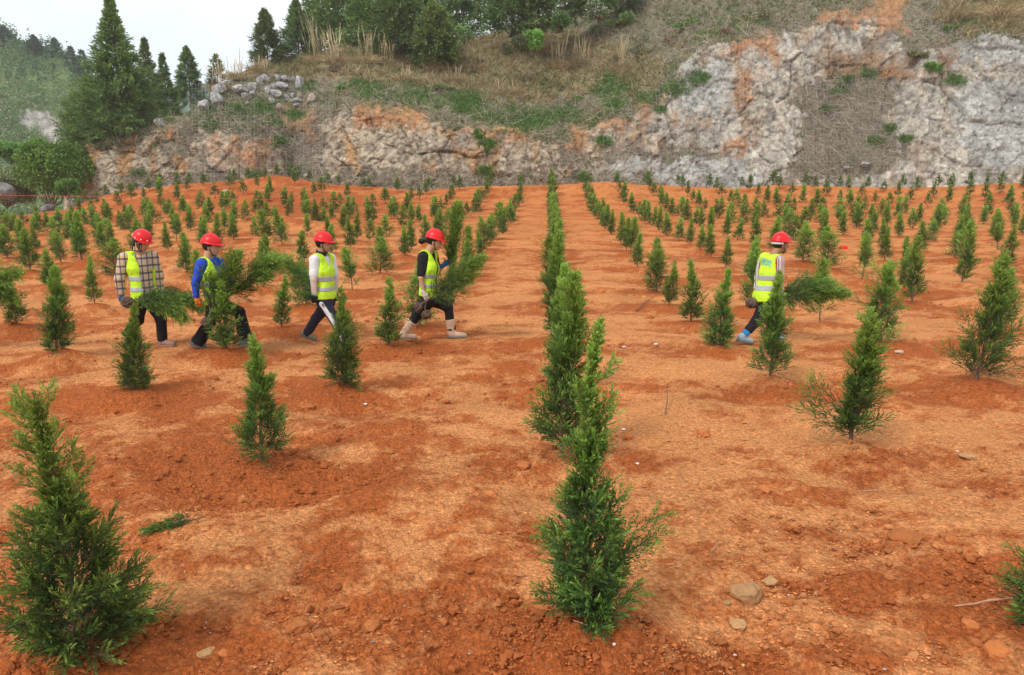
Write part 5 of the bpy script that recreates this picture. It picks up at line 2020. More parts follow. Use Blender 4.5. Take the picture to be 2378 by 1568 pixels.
    sh = obj('shirt', mesh_np('shirt', V, F, shirtm, None, True), root)
    if cfg.get('collar'):
        V, F = surface_net(lambda p: np.maximum(np.abs(cap(p, nk + np.array([-.02, 0, -.03]), nk + np.array([-.005, 0, .03]), .066, .066)) - .007, np.abs((p - nk)[..., 2] - .005 + .35 * (p - nk)[..., 0]) - .026), nk - .12, nk + .12, .006)
        obj('collar', mesh_np('collar', V, F, cfg['collar'], None, True), sh)
    if cfg.get('undersleeve'):
        V, F = surface_net(lambda p: np.maximum(np.minimum(arm(p, 'n', .006), arm(p, 'f', .006)) + fold(p, .003), np.minimum(np.linalg.norm(p - J['sn'], axis=-1), 9) * -1 + .08), lo, hi, .0105)
        obj('sleeve', mesh_np('sleeve', V, F, cfg['undersleeve'], None, True), root)
    # trousers
    waist = J['pelvis'][2] + .10

    def trousers(p):
        fl = cfg.get('flare', 0.0)
        q = smin(torso(p, .0), smin(leg(p, 'n', .012, .012 + fl), leg(p, 'f', .012, .012 + fl), .012), .04) + fold(p, .012, 11)
        q = np.maximum(q, p[..., 2] - waist)
        for (K, A) in ((J['kn'], J['an']), (J['kf'], J['af'])):
            dd = nrm(A - K)
            q = np.maximum(q, np.where(np.linalg.norm(p - A, axis=-1) < .17, (p - A) @ dd - cfg.get('tcut', .015), -9))
        return q
    V, F = surface_net(trousers, lo, np.array([hi[0], hi[1], waist + .03]), .0125)
    tr = obj('trousers', mesh_np('trousers', V, F, cfg['trousers'], None, True), root)
    if cfg.get('sidestripe'):
        for (Hh, K, A, sg) in ((hipn, J['kn'], J['an'], -1), (hipf, J['kf'], J['af'], 1)):
            def stp(p):
                q = leg(p, 'n' if sg < 0 else 'f', .016, .012) + fold(p, .012, 11)
                c = np.minimum(cap(p, Hh + np.array([0, sg * .1, 0]), K + np.array([0, sg * .07, 0]), .034, .03), cap(p, K + np.array([0, sg * .07, 0]), A + np.array([0, sg * .05, 0]), .03, .03))
                return np.maximum(q, c)
            V, F = surface_net(stp, lo, np.array([hi[0], hi[1], waist]), .0105)
            if len(V):
                obj('side_stripe', mesh_np('side_stripe', V, F, M_white, None, True), tr)
    # vest
    vh = L((0, cfg['vesthem']), 0)[2]

    def vest(p, e=0.0):
        q = torso(p, .027 + e)
        q = smin(q, cap(p, J['pelvis'] + np.array([-.01, 0, -.02]), J['chest'], .119 + e, .109 + e, 1.26), .03)
        q = q + fold(p, .017, 9)
        q = np.maximum(q, vh - p[..., 2] - .12 * (p[..., 0] - J['pelvis'][0]) * cfg.get('hemtilt', 0))
        q = np.maximum(q, -cap(p, nk + np.array([.0, 0, -.01]), nk + np.array([.14, 0, -.10 if not cfg.get('vneck') else -.16]), .070, .05))
        for (S, E) in ((J['sn'], J['en']), (J['sf'], J['ef'])):
            oo = np.array([0.012, np.sign(S[1]) * .02, 0])
            q = np.maximum(q, -cap(p, S + oo, S * .35 + E * .65 + oo, .080, .062))
        if cfg.get('open'):
            fr_ = (np.abs(p[..., 1]) < .055 + .05 * cfg['open']) & (p[..., 0] > J['chest'][0])
            q = np.where(fr_, np.maximum(q, .012), q)
        return q
    V, F = surface_net(vest, lo, hi, .0125)
    ve = obj('vest', mesh_np('vest', V, F, M_vest, None, True), root)
    for (y0, y1) in cfg['tapes']:
        z1, z0 = L((0, y0), 0)[2], L((0, y1), 0)[2]

        def tp(p):
            ztilt = p[..., 2] + .10 * (p[..., 0] - J['pelvis'][0]) * cfg.get('hemtilt', 0)
            return np.maximum(vest(p, .0045), np.maximum(z0 - ztilt, ztilt - z1))
        V, F = surface_net(tp, np.array([lo[0], lo[1], z0 - .06]), np.array([hi[0], hi[1], z1 + .06]), .009)
        obj('reflective_tape', mesh_np('reflective_tape', V, F, M_tape, None, True), ve)
    # helmet
    hc = ht((-.012, 0, .055))
    Rq = roty(tilt - .05)
    up = Rq @ np.array([0, 0, 1.0])

    def helmet(p):
        w = (p - hc) @ Rq
        a = ell(p, hc, (.126, .107, .116), Rq)
        rdg = ell(w, (0, 0, .004), (.124, .022, .123))
        rdg2 = np.minimum(ell(w, (0, .048, 0), (.113, .012, .112)), ell(w, (0, -.048, 0), (.113, .012, .112)))
        if cfg.get('ridge', True):
            a = smin(a, np.minimum(rdg, rdg2), .008)
        a = np.maximum(a, -w[..., 2] - .012)
        brim = np.maximum(ell(w, (.028 if cfg.get('ridge', True) else .012, 0, -.006), (.146 if cfg.get('ridge', True) else .138, .119, .3)), np.abs(w[..., 2] + .008 + .12 * w[..., 0]) - .007)
        a = smin(a, brim, .012)
        return np.maximum(a, -ell(p, hc - up * .02, (.114, .095, .104), Rq))
    V, F = surface_net(helmet, hc - .21, hc + .21, .0065)
    he = obj('helmet', mesh_np('helmet', V, F, M_helmet, None, True), root)
    if cfg.get('rivets'):
        for a_ in (20, 55, 90, 125, 160, -20, -55, -90, -125, -160):
            w = np.array([.130 * math.cos(R_(a_)), .113 * math.sin(R_(a_)), .012])
            c = hc + Rq @ w
            V, F = surface_net(lambda p: ell(p, c, (.009, .009, .009)), c - .014, c + .014, .004)
            obj('rivet', mesh_np('rivet', V, F, M_white, None, True), he)
    # chin strap
    sp_ = [[ht((-.01, sg * .088, .03)), ht((.012, sg * .083, -.04)), ht((.035, sg * .055, -.095)), ht((.045, 0, -.118))] for sg in (-1, 1)]
    for q in sp_:
        q = np.array(q)
        f_ = np.linspace(0, 3, 10)
        Q = np.stack([np.interp(f_, range(4), q[:, k]) for k in range(3)], 1)
        V, F = tubes(Q[None], np.full((1, 10), .006), 5)
        obj('chin_strap', mesh_np('chin_strap', V, F, M_strap, None, True), he)
    if cfg.get('band'):
        V, F = surface_net(lambda p: np.maximum(np.maximum(np.abs(ell((p - hc) @ Rq, (0, 0, 0), (.112, .094, .3))) - .006, np.abs(((p - hc) @ Rq)[..., 2] + .030) - .016), ((p - hc) @ Rq)[..., 0] - .01), hc - .15, hc + .15, .007)
        obj('head_band', mesh_np('head_band', V, F, M_clear, None, True), he)
    # boots
    for (A, T_, Lh, K) in ((J['an'], J['tn'], J['ln'], J['kn']), (J['af'], J['tf'], J['lf'], J['kf'])):
        fd = nrm(T_ - Lh)
        up_ = np.array([-fd[2], 0, fd[0]])
        up_ = up_ if up_[2] > 0 else -up_
        shd = nrm(K - A)
        top_ = cfg.get('boot', .05)

        def bt(p):
            q = cap(p, Lh + up_ * .045 + fd * .035, T_ + up_ * .030 - fd * .035, .044, .036, 1.0)
            q = smin(q, cap(p, Lh + up_ * .05 + fd * .045, A + shd * top_, .046 if top_ < .1 else .056, .040 if top_ < .1 else .074), .025)
            q = np.maximum(q, -((p - Lh) @ up_))
            if top_ > .1:
                q = np.maximum(q, (p - A - shd * top_) @ shd)
            else:
                q = np.maximum(q, (p - A - shd * top_) @ shd)
            return q
        ctr = (A + T_ + Lh) / 3
        V, F = surface_net(bt, ctr - np.array([.24, .12, .2]), ctr + np.array([.24, .12, .38]), .0085)
        bo = obj('boot' if top_ > .1 else 'shoe', mesh_np('boot', V, F, cfg['boots'], None, True), root)
        V, F = surface_net(lambda p: np.maximum(cap(p, Lh + fd * .035 + up_ * .01, T_ - fd * .035 + up_ * .01, .050, .042), np.maximum(-((p - Lh) @ up_) - .008, (p - Lh) @ up_ - .012)), ctr - np.array([.24, .12, .2]), ctr + np.array([.24, .12, .2]), .007)
        if len(V):
            obj('sole', mesh_np('sole', V, F, cfg.get('sole', M_greyshoe), None, True), bo)
        if cfg.get('sock'):
            V, F = surface_net(lambda p: np.maximum(cap(p, A + shd * .0, A + shd * .10, .050, .052), np.abs((p - A) @ shd - .055) - .05), A - .2, A + .2, .009)
            obj('sock', mesh_np('sock', V, F, M_sock, None, True), bo)
    # gloves
    for (E, Wr, Hn, gl, cu) in ((J['en'], J['wn'], J['hn'], cfg['glove'], cfg.get('cuff')), (J['ef'], J['wf'], J['hf'], cfg.get('glove2', cfg['glove']), cfg.get('cuff2', cfg.get('cuff')))):
        hand_mesh(Wr, Hn - Wr if np.linalg.norm(Hn - Wr) > .01 else Wr - E, (1, .1, .35) if abs((Hn - Wr)[2]) > abs((Hn - Wr)[0]) else (.1, .1, 1), (.6, .6 * (1 if Wr[1] < 0 else -1), 0), gl, cu if cu else gl, 'glove', root)
    tag(root, label, 'person', group or 'workers walking in file with saplings')
    root['_yaw'] = 0
    del root['_yaw']
    return root, L, J, ve, g0


PEOPLE = {}
cfg1 = dict(yaw=-.28, head=(360, 566), neck=(349, 592), chest=(346, 627), pelvis=(350, 692), sn=(322, 604), en=(313, 645), wn=(311, 681), hn=(309, 697), y_en=-.21, sf=(365, 603), ef=(371, 645), wf=(373, 678), hf=(373, 692),
            kn=(334, 742), an=(300, 774), tn=(318, 803), ln=(292, 790), kf=(378, 742), af=(376, 791), tf=(411, 805), lf=(366, 806), tilt=.42, hem=690, vesthem=697, tapes=[(641, 651), (665, 675)],
            shirt=M_plaid, loose=True, trousers=M_black, boots=M_pinkshoe, sole=M_pinkshoe, glove=M_blueg, rivets=True, ridge=False, hair='pony', open=1.0, vneck=True, collar=M_plaid)
cfg2 = dict(yaw=.05, head=(513, 578), neck=(503, 604), chest=(504, 640), pelvis=(512, 702), sn=(497, 616), en=(486, 655), wn=(485, 688), hn=(490, 706), sf=(512, 616), ef=(524, 655), wf=(545, 668), hf=(556, 665),
            kn=(500, 748), an=(470, 792), tn=(486, 810), ln=(453, 800), kf=(556, 728), af=(564, 786), tf=(583, 806), lf=(549, 808), tilt=.12, hem=708, vesthem=708, tapes=[(655, 665), (678, 688)],
            shirt=M_blue, trousers=M_black, flare=.03, boots=M_greyshoe, glove=M_orangeg, hair=None, open=.6, skin=(.50, .28, .19))
cfg3 = dict(yaw=-.05, head=(766, 570), neck=(757, 599), chest=(760, 636), pelvis=(763, 695), sn=(748, 607), en=(748, 644), wn=(747, 680), hn=(746, 698), sf=(772, 606), ef=(778, 648), wf=(776, 684), hf=(776, 700),
            kn=(786, 740), an=(802, 782), tn=(824, 796), ln=(794, 798), kf=(731, 744), af=(706, 779), tf=(729, 798), lf=(692, 783), tilt=.08, hem=694, vesthem=692, tapes=[(640, 652), (664, 674)],
            shirt=M_white, short=True, undersleeve=M_sleeve, trousers=M_navy, sidestripe=True, boots=M_olive, glove=M_darkg, cuff=M_greeng, hair=None, vneck=True, collar=M_navy, skin=(.50, .28, .18))
cfg4 = dict(yaw=.0, head=(1015, 563), neck=(1001, 588), chest=(1000, 626), pelvis=(999, 690), sn=(990, 598), en=(987, 641), wn=(993, 676), hn=(1001, 690), sf=(1007, 597), ef=(1016, 634), wf=(1030, 618), hf=(1040, 612),
            kn=(974, 727), an=(948, 762), tn=(971, 783), ln=(932, 781), kf=(1040, 714), af=(1047, 766), tf=(1083, 784), lf=(1040, 787), tilt=.22, hem=692, vesthem=686, tapes=[(634, 643), (656, 665)], hemtilt=1,
            shirt=M_blackknit, short=True, trousers=M_black, boots=M_beige, sole=M_greyshoe, boot=.15, glove=M_whiteg, glove2=M_blueg, hair='bun', open=.3, skin=(.50, .27, .17))
cfg5 = dict(yaw=.12, head=(1796, 571), neck=(1781, 599), chest=(1777, 636), pelvis=(1766, 694), sn=(1789, 608), en=(1788, 650), wn=(1793, 684), hn=(1797, 700), sf=(1765, 607), ef=(1760, 650), wf=(1757, 684), hf=(1757, 700),
            kn=(1748, 742), an=(1722, 774), tn=(1743, 796), ln=(1706, 787), kf=(1794, 744), af=(1808, 776), tf=(1829, 790), lf=(1801, 793), tilt=.05, hem=700, vesthem=696, tapes=[(637, 649), (660, 672)], hemtilt=-1,
            shirt=M_striped, trousers=M_black, boots=M_bluesh, sock=True, tcut=-.07, glove=M_greyshoe, hair=None, band=True, ridge=False, skin=(.40, .20, .13))
W1 = person(345, 806, cfg1, 'worker in yellow plaid shirt with rivet-studded red helmet, leftmost of the file', 1)
W2 = person(514, 809, cfg2, 'worker in blue sleeves and orange glove, half hidden behind carried saplings', 2)
W3 = person(754, 797, cfg3, 'worker in white polo shirt and navy trousers with white stripe, looking ahead', 3)
W4 = person(1005, 787, cfg4, 'worker in black top and beige rubber boots carrying saplings in both hands', 4)
W5 = person(1765, 796, cfg5, 'worker with striped sleeve and blue socks seen from behind, alone at the right', 5)
# a sixth one, walking in just outside the left edge; only the load reaches into the frame
cfg6 = {k: ((v[0] - 600, v[1] - 2) if isinstance(v, tuple) and len(v) == 2 and isinstance(v[0], (int, float)) and v[0] > 100 else v) for k, v in cfg2.items()}
NET_SCALE = 1.6
W6 = person(-86, 807, cfg6, 'worker walking outside the left edge, holding the saplings that reach in', 6)

NET_SCALE = 1.0


def vest_text():
    root, L, J, ve, g0 = W5
    from mathutils.bvhtree import BVHTree
    me = ve.data
    bvh = BVHTree.FromPolygons([v.co[:] for v in me.vertices], [p.vertices[:] for p in me.polygons])
    cu = bpy.data.curves.new('vest_print', 'FONT')
    cu.body = '國筑'
    cu.size = .105
    cu.resolution_u = 2
    tmp = bpy.data.objects.new('tmp_text', cu)
    COL.objects.link(tmp)
    dg = bpy.context.evaluated_depsgraph_get()
    tm = bpy.data.meshes.new_from_object(tmp.evaluated_get(dg))
    V = np.array([v.co[:] for v in tm.vertices])
    Fc = [p.vertices[:] for p in tm.polygons]
    bpy.data.objects.remove(tmp, do_unlink=True)
    if not len(V):
        return
    zc_ = L((0, 613), 0)[2]
    W_ = V[:, 0].max()
    out = []
    for v in V:
        y = .055 - v[0] + 0.0
        z = zc_ + v[1] - .03 * (v[0] / W_)
        hit = bvh.ray_cast(Vector((-1.2, y, z)), Vector((1, 0, 0)))
        x = hit[0].x - .010 if hit[0] else -.15
        out.append((x, y, z))
    m2 = bpy.data.meshes.new('vest_print')
    m2.from_pydata(out, [], Fc)
    m2.materials.append(M_text)
    obj('vest_print', m2, ve)


vest_text()


# carried saplings ------------------------------------------------------------------------------
def root_ball(c, r, parent, seed=0):
    rng = np.random.default_rng(seed)

    def fn(p):
        return ell(p, c, (r, r * .92, r * .88)) + .016 * vn3((p - c) * 28, seed) + .010 * vn3((p - c) * 70, seed + 1)
    V, F = surface_net(fn, c - r * 1.5, c + r * 1.5, r / 13)
    b = obj('root_ball', mesh_np('root_ball', V, F, M_ball, None, True), parent)
    for k in range(2):
        n = nrm(rng.normal(size=3))
        u = nrm(np.cross(n, [0.3, .2, 1]))
        v = np.cross(n, u)
        a = np.linspace(0, 2 * math.pi, 25)
        Q = c + (np.cos(a)[:, None] * u + np.sin(a)[:, None] * v) * r * 1.0
        V, F = tubes(Q[None], np.full((1, 25), .0017), 4)
        obj('string', mesh_np('string', V, F, M_string, None, True), b)


def carried(pts, Y, balls, R, seed, label, nb=62, tb=.25, droop=.5, elev=(.75, 1.25), curl=.9, bright=.7, yoff=None):
    P = np.array([at(x, y, Y + (yoff[i] if yoff else 0)) for i, (x, y) in enumerate(pts)])
    f = np.linspace(0, len(P) - 1, 14)
    i = np.minimum(f.astype(int), len(P) - 2)
    Q = np.stack([np.interp(f, range(len(P)), P[:, k]) for k in range(3)], 1)
    for _ in range(2):
        Q[1:-1] = (Q[:-2] + 2 * Q[1:-1] + Q[2:]) / 4
    base = Q[0].copy()
    root = empty('carried_sapling', tuple(base))
    pr = lambda t: np.interp(t, [0, tb, tb + .12, .6, .85, 1], [.5, .6, 1, .9, .55, .18])
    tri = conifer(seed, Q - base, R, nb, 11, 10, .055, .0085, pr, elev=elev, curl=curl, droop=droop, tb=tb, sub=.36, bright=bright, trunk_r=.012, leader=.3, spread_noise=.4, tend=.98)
    finish_sapling(root, tri)
    for k, (bx, by, br) in enumerate(balls):
        c = at(bx, by, Y)
        rr = br * proj(c)[2] / F0
        root_ball(c - base, rr, root, seed + k)
        SV, SF = tubes(np.array([[c - base, (c - base) * .5 + Q[1] * .5 - base * .5 + np.array([0, 0, .02]), Q[2] - base]]), np.array([[.012, .009, .008]]), 6)
        obj('stem', mesh_np('stem', SV, SF, M_wood, None, True), root)
    tag(root, label, 'sapling', 'cypress saplings carried by the workers')


y1, y2, y3, y4, y5, y6 = [w[4][1] for w in (W1, W2, W3, W4, W5, W6)]
carried([(300, 700), (312, 696), (345, 690), (385, 700), (430, 735)], y1 - .34, [(296, 702, 15)], .34, 801, 'cypress sapling with drooping tip carried low by the plaid-shirted worker', droop=1.1, yoff=[0, 0, -.02, -.05, -.08], tb=.18)
carried([(306, 695), (345, 688), (395, 684), (432, 690), (470, 712)], y1 + .22, [], .26, 802, 'second sapling behind, spreading past the plaid-shirted worker towards the next worker', droop=.8, tb=.2)
carried([(485, 742), (490, 716), (508, 680), (530, 640), (548, 598)], y2 - .24, [(481, 748, 13.5)], .34, 803, 'upright dark sapling held in the orange glove in front of the chest', droop=.15, tb=.15, nb=80)
carried([(492, 720), (530, 690), (570, 655), (600, 628), (636, 606)], y2 + .0, [], .34, 804, 'sapling slanting forward in front of the orange-gloved worker', droop=.35, tb=.22)
carried([(752, 712), (746, 702), (722, 668), (690, 628), (640, 592)], y3 + .26, [(754, 724, 14)], .36, 805, 'feathery sapling held behind the back of the white-shirted worker', droop=.35, tb=.2, yoff=[-.45, -.45, -.1, 0, 0], nb=80)
carried([(975, 708), (1001, 692), (1035, 668), (1075, 638), (1114, 600)], y4 - .26, [(970, 714, 12.5), (990, 731, 12)], .33, 806, 'thick sapling bundle pointing up and forward from the white glove', droop=.25, tb=.2, nb=90, bright=.75)
carried([(1046, 690), (1042, 655), (1044, 612), (1056, 545), (1062, 478)], y4 + .12, [(1046, 696, 11)], .30, 807, 'tall upright sapling held out in the blue glove of the black-topped worker', droop=.0, tb=.42, elev=(1.0, 1.35), nb=80)
carried([(1762, 704), (1797, 698), (1845, 684), (1900, 672), (1966, 682)], y5 - .05, [(1747, 704, 15)], .34, 808, 'long sapling carried level at the hip of the rightmost worker', droop=.55, tb=.25, nb=80, bright=.75)
carried([(1765, 700), (1800, 690), (1845, 668), (1895, 660), (1945, 668)], y5 + .12, [], .26, 809, 'upper sapling of the load on the far side of the rightmost worker', droop=.5, tb=.3)
carried([(-115, 745), (-110, 716), (-70, 680), (-20, 655), (42, 628)], y6 - .24, [(-118, 748, 13.5)], .34, 810, 'sapling tip reaching in from the left edge of the picture', droop=.4, tb=.2)
carried([(-110, 720), (-80, 700), (-45, 676), (-10, 672), (25, 690)], y6 - .12, [], .28, 811, 'lower sapling load cut by the left edge', droop=.6, tb=.2)
# ------------------------------------------------------------------ clods, stones, litter
def ico(sub):
    if sub == 0:
        return np.array([[1, 0, 0], [-1, 0, 0], [0, 1, 0], [0, -1, 0], [0, 0, 1], [0, 0, -1]], float), np.array([[0, 2, 4], [2, 1, 4], [1, 3, 4], [3, 0, 4], [2, 0, 5], [1, 2, 5], [3, 1, 5], [0, 3, 5]])
    import bmesh
    bm = bmesh.new()
    bmesh.ops.create_icosphere(bm, subdivisions=sub, radius=1)
    V = np.array([v.co[:] for v in bm.verts])
    F = np.array([[v.index for v in f.verts] for f in bm.faces])
    bm.free()
    return V, F


def scatter_clods(name, label, n, ymin, ymax, smin_, smax_, seed, cols, sub=1, gate=None, pw=2.4):
    rng = np.random.default_rng(seed)
    # uniform over what is seen: density falls with distance
    Y = 1 / rng.uniform(1 / ymax, 1 / ymin, n)
    X = rng.uniform(-.86, .86, n) * (Y + .5)
    if gate is not None:
        m = gate(X, Y, rng)
        X, Y = X[m], Y[m]
    n = len(X)
    z = full_h(X, Y)
    s = (smin_ + (smax_ - smin_) * rng.random(n) ** pw) * (1 + .5 * (Y > 8))
    IV, IF = ico(sub)
    k = 6
    shp = [IV * (1 + .95 * vn3(IV * 1.9 + 10 * q, q)[:, None] + .5 * vn3(IV * 3.5 + 7 * q, q + 50)[:, None]) for q in range(k)]
    shp = np.array(shp)[rng.integers(0, k, n)]
    a = rng.uniform(0, 6.28, n)
    c_, s_ = np.cos(a)[:, None], np.sin(a)[:, None]
    V = shp.copy()
    V[..., 0], V[..., 1] = shp[..., 0] * c_ - shp[..., 1] * s_, shp[..., 0] * s_ + shp[..., 1] * c_
    V = V * (s[:, None] * rng.uniform(.7, 1.3, (n, 3)))[:, None, :] * np.array([1.1, 1, .72])
    V = V + np.stack([X, Y, z + s * .12], -1)[:, None, :]
    F = (IF[None] + (np.arange(n) * len(IV))[:, None, None]).reshape(-1, 3)
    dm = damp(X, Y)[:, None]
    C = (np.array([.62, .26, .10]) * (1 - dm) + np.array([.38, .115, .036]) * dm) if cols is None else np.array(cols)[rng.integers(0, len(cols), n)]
    C = C * rng.uniform(.75, 1.2, (n, 1))
    o = obj(name, mesh_np(name, V.reshape(-1, 3), F, M_clod, np.repeat(C, len(IV), axis=0), False))
    tag(o, label, None, None, 'stuff')


def g_patch(X, Y, rng):
    v = fbm2(X * 1.1, Y * 1.3, 4, 404) + .35 * damp(X, Y) + .15 * (X > 1) * (Y < 4)
    return rng.random(len(X)) < np.clip(.18 + v * 1.2, .04, 1)


def g_even(X, Y, rng):
    v = fbm2(X * 1.7, Y * 1.9, 4, 505)
    return rng.random(len(X)) < np.clip(.6 + v * 1.1, .1, 1)


scatter_clods('soil_clods', 'crumbly lumps of orange soil strewn over the field', 24000, 1.9, 22, .0035, .026, 1, None, 1, g_patch, 4.2)
scatter_clods('soil_crumbs', 'fine soil crumbs over the field', 48000, 1.9, 10, .0028, .0095, 2, None, 0, g_even, 1.5)
scatter_clods('pale_gravel', 'tiny pale and grey stones sprinkled over the soil', 700, 2.0, 40, .003, .008, 3, [(.50, .38, .28), (.34, .28, .24), (.60, .36, .20), (.62, .50, .40)], 1, None, 2.2)

CL = []
for s in range(5):
    IV, IF = ico(3)
    V = IV.copy()
    for _ in range(9):
        n_ = nrm(np.random.default_rng(_ + 50 * s).normal(size=3))
        V = V - np.maximum(V @ n_ - .72, 0)[:, None] * n_ * .8
    V = V * (1 + .6 * vn3(IV * 1.5 + 5 * s, s)[:, None] + .30 * vn3(IV * 4 + s, s + 9)[:, None] + .16 * vn3(IV * 9 + s, s + 19)[:, None])
    C = np.tile([[.46, .155, .05]], (len(V), 1)) * (1 + .3 * vn3(IV * 5, s + 3)[:, None])
    CL.append(mesh_np('clod', V, IF, M_clod, C, False))
IV, IF = ico(3)
V = IV.copy()
for _ in range(12):
    n_ = nrm(np.random.default_rng(_).normal(size=3))
    V = V - np.maximum(V @ n_ - .68, 0)[:, None] * n_
V = V * (1 + .25 * vn3(IV * 3, 8)[:, None])
STONE = mesh_np('stone', V, IF, M_clod, np.tile([[.44, .24, .11]], (len(V), 1)) * (1 + .5 * vn3(IV * 4, 6)[:, None]))
STW = mesh_np('stone', V, IF, M_clod, np.tile([[.52, .42, .31]], (len(V), 1)) * (1 + .2 * vn3(IV * 4, 6)[:, None]))


def on_ground(name, me, x, y, rx, rz, label, cat, group=None, ry=None, sink=.35, rot=0.0):
    g = ground_at(x, y)
    z = float(full_h(g[0], g[1])[0])
    s_ = proj(np.array([g[0], g[1], z]))[2] / F0
    o = obj(name, me)
    rr = rx * s_
    o.scale = (rr, (ry or rx) * s_, rz * s_)
    o.location = (g[0], g[1], z + rz * s_ * (1 - 2 * sink) * .6)
    o.rotation_euler = (0, 0, rot)
    tag(o, label, cat, group)
    return o


GC = 'loose clods lying on the soil'
for i, (x, y, r, h, lab) in enumerate([
        (690, 1458, 27, 24, 'large round red clod sunk in the soil at the bottom left of centre'), (862, 1458, 18, 12, 'brown clod right of the large round one near the bottom'), (1140, 1150, 20, 12, 'smooth red clod left of the front middle sapling'),
        (2098, 1252, 42, 16, 'long flat red clod with a shadowed lower edge at the right'), (2206, 1256, 14, 13, 'round dark red clod just right of the long flat one'), (1633, 1008, 18, 12, 'dark clod in the middle ground right of the central row'),
        (1215, 1085, 16, 10, 'dark clod lying left of the second central sapling'), (1508, 741, 14, 9, 'reddish brown clod near the fallen stick'), (1775, 1140, 17, 10, 'tan clod on the light bank at the right'),
        (1458, 1016, 12, 11, 'small dark clod right of the front sapling top'), (1400, 678, 8, 7, 'small clod on the light lane right of the central row'), (720, 938, 15, 10, 'clod left of the sapling in front of the green-cuffed worker'),
        (1725, 1362, 13, 9, 'oblong orange clod right of the grey-brown rock'), (1830, 1400, 14, 9, 'orange clod group member right of the oblong one'), (1600, 1395, 14, 10, 'clod below the grey-brown rock, left side'),
        (2310, 1525, 30, 26, 'big red clod in the dug pit at the lower right corner'), (2255, 1470, 22, 18, 'red clod left of the big one in the dug pit'), (25, 985, 24, 14, 'brown clod pile at the left edge'),
        (45, 1045, 18, 9, 'flat pale clod at the left edge under the brown pile'), (1078, 688, 24, 12, 'dark red half-sunk clod beyond the beige boots'), (1005, 725, 9, 7, 'dark clod between the boots of the black-topped worker'),
        (540, 825, 8, 6, 'small clod between the two left workers'), (420, 700, 12, 8, 'brown clod left of the plaid-shirted worker'), (985, 1210, 9, 7, 'lone clod on the soil in the lower middle'),
        (1255, 1430, 16, 9, 'clod left of the foot of the front middle sapling'), (520, 1510, 16, 10, 'clod lying beside the pale stone at bottom left'), (2150, 1390, 10, 7, 'small clod in the lower right sand'), (2060, 900, 11, 7, 'clod lying in the red soil at right')]):
    on_ground('soil_clod', CL[i % 5], x, y, r, h, lab, 'clod', GC, rot=i * .9)
for (x, y, r, h, m, rot, lab) in [(1735, 1385, 38, 34, STONE, 0.3, 'rough grey-brown rock, largest stone in the lower right'), (1790, 1352, 20, 11, STONE, 1.2, 'small brown stone touching the upper right of the rough rock'),
                                  (1715, 1435, 22, 12, STONE, 2.2, 'broken gravelly stone below the rough rock'), (2253, 1052, 21, 9, STONE, .1, 'flat tan stone on the light soil at the right'), (2090, 815, 12, 6, STW, .5, 'flat cream stone behind the light green lopsided sapling'),
                                  (525, 447, 9, 7, STW, .4, 'grey block lying on the red mound'), (1690, 1395, 12, 7, STONE, .9, 'small stone left of the rough rock'), (480, 1512, 22, 14, STONE, .9, 'cracked grey-brown stone at the bottom left of centre'),
                                  (450, 855, 6, 3, STW, 0, 'small white stone in front of the orange-gloved worker'), (335, 1237, 7, 4, STW, .4, 'white pebble at the tip of the fallen branch')]:
    on_ground('stone', m, x, y, r, h, lab, 'stone', 'loose stones on the soil', rot=rot)
# white scraps
WH = mesh_np('scrap', np.array([[-1, -.5, 0], [.2, -.7, .15], [1, -.2, 0], [.6, .6, .2], [-.5, .7, .05], [-.9, -.4, -.25], [.2, -.6, -.1], [.9, -.15, -.25], [.5, .5, -.05], [-.45, .6, -.2]]),
             [np.array([[0, 1, 2, 3, 4]]), np.array([[9, 8, 7, 6, 5]]), np.array([[0, 5, 6, 1], [1, 6, 7, 2], [2, 7, 8, 3], [3, 8, 9, 4], [4, 9, 5, 0]])], simple('white_plastic', (.78, .78, .78), .6, .1, 30))
M_red = simple('red_plastic', (.75, .03, .02), .5, .1, 10)
for i, (x, y, lab) in enumerate([(1382, 782, 'white scrap with three others right of the central row, uppermost'), (1395, 798, 'second white scrap of the scattered four right of the central row'), (1378, 810, 'white scrap nearest the front sapling tip'), (1450, 806, 'white scrap left of the dense two-part sapling'),
                                 (1480, 1072, 'white scrap right of the second central sapling'), (1523, 802, 'white chip near the two-part sapling foot'), (1448, 1000, 'white chip beside the sparse top of the front sapling'), (2226, 1042, 'white chip at the right near the flat tan stone'),
                                 (1440, 1266, 'white chip right of the front middle sapling trunk'), (848, 934, 'pale chip right of the feathery-topped sapling'), (2290, 482, 'folded white sheet among the far right saplings'), (1375, 1240, 'white chip hidden by the front middle sapling'),
                                 (1270, 545, 'white scrap on the far lane left of the central row'), (1425, 1535, 'white chip at the bottom edge in the middle'), (2335, 1560, 'white chip at the bottom edge at the right'), (60, 1195, 'white chip left of the largest sapling')]):
    on_ground('white_scrap', WH, x, y, 6 if i != 10 else 12, 5, lab, 'litter', 'white litter scattered on the soil', rot=i * 1.3, sink=.1)


def boxmesh(name, mat, s=(1, 1, 1)):
    v = np.array([[a, b, c] for a in (-1, 1) for b in (-1, 1) for c in (-1, 1)], float) * np.array(s)
    f = np.array([[0, 1, 3, 2], [4, 6, 7, 5], [0, 4, 5, 1], [2, 3, 7, 6], [0, 2, 6, 4], [1, 5, 7, 3]])
    me = mesh_np(name, v, f, mat)
    return me


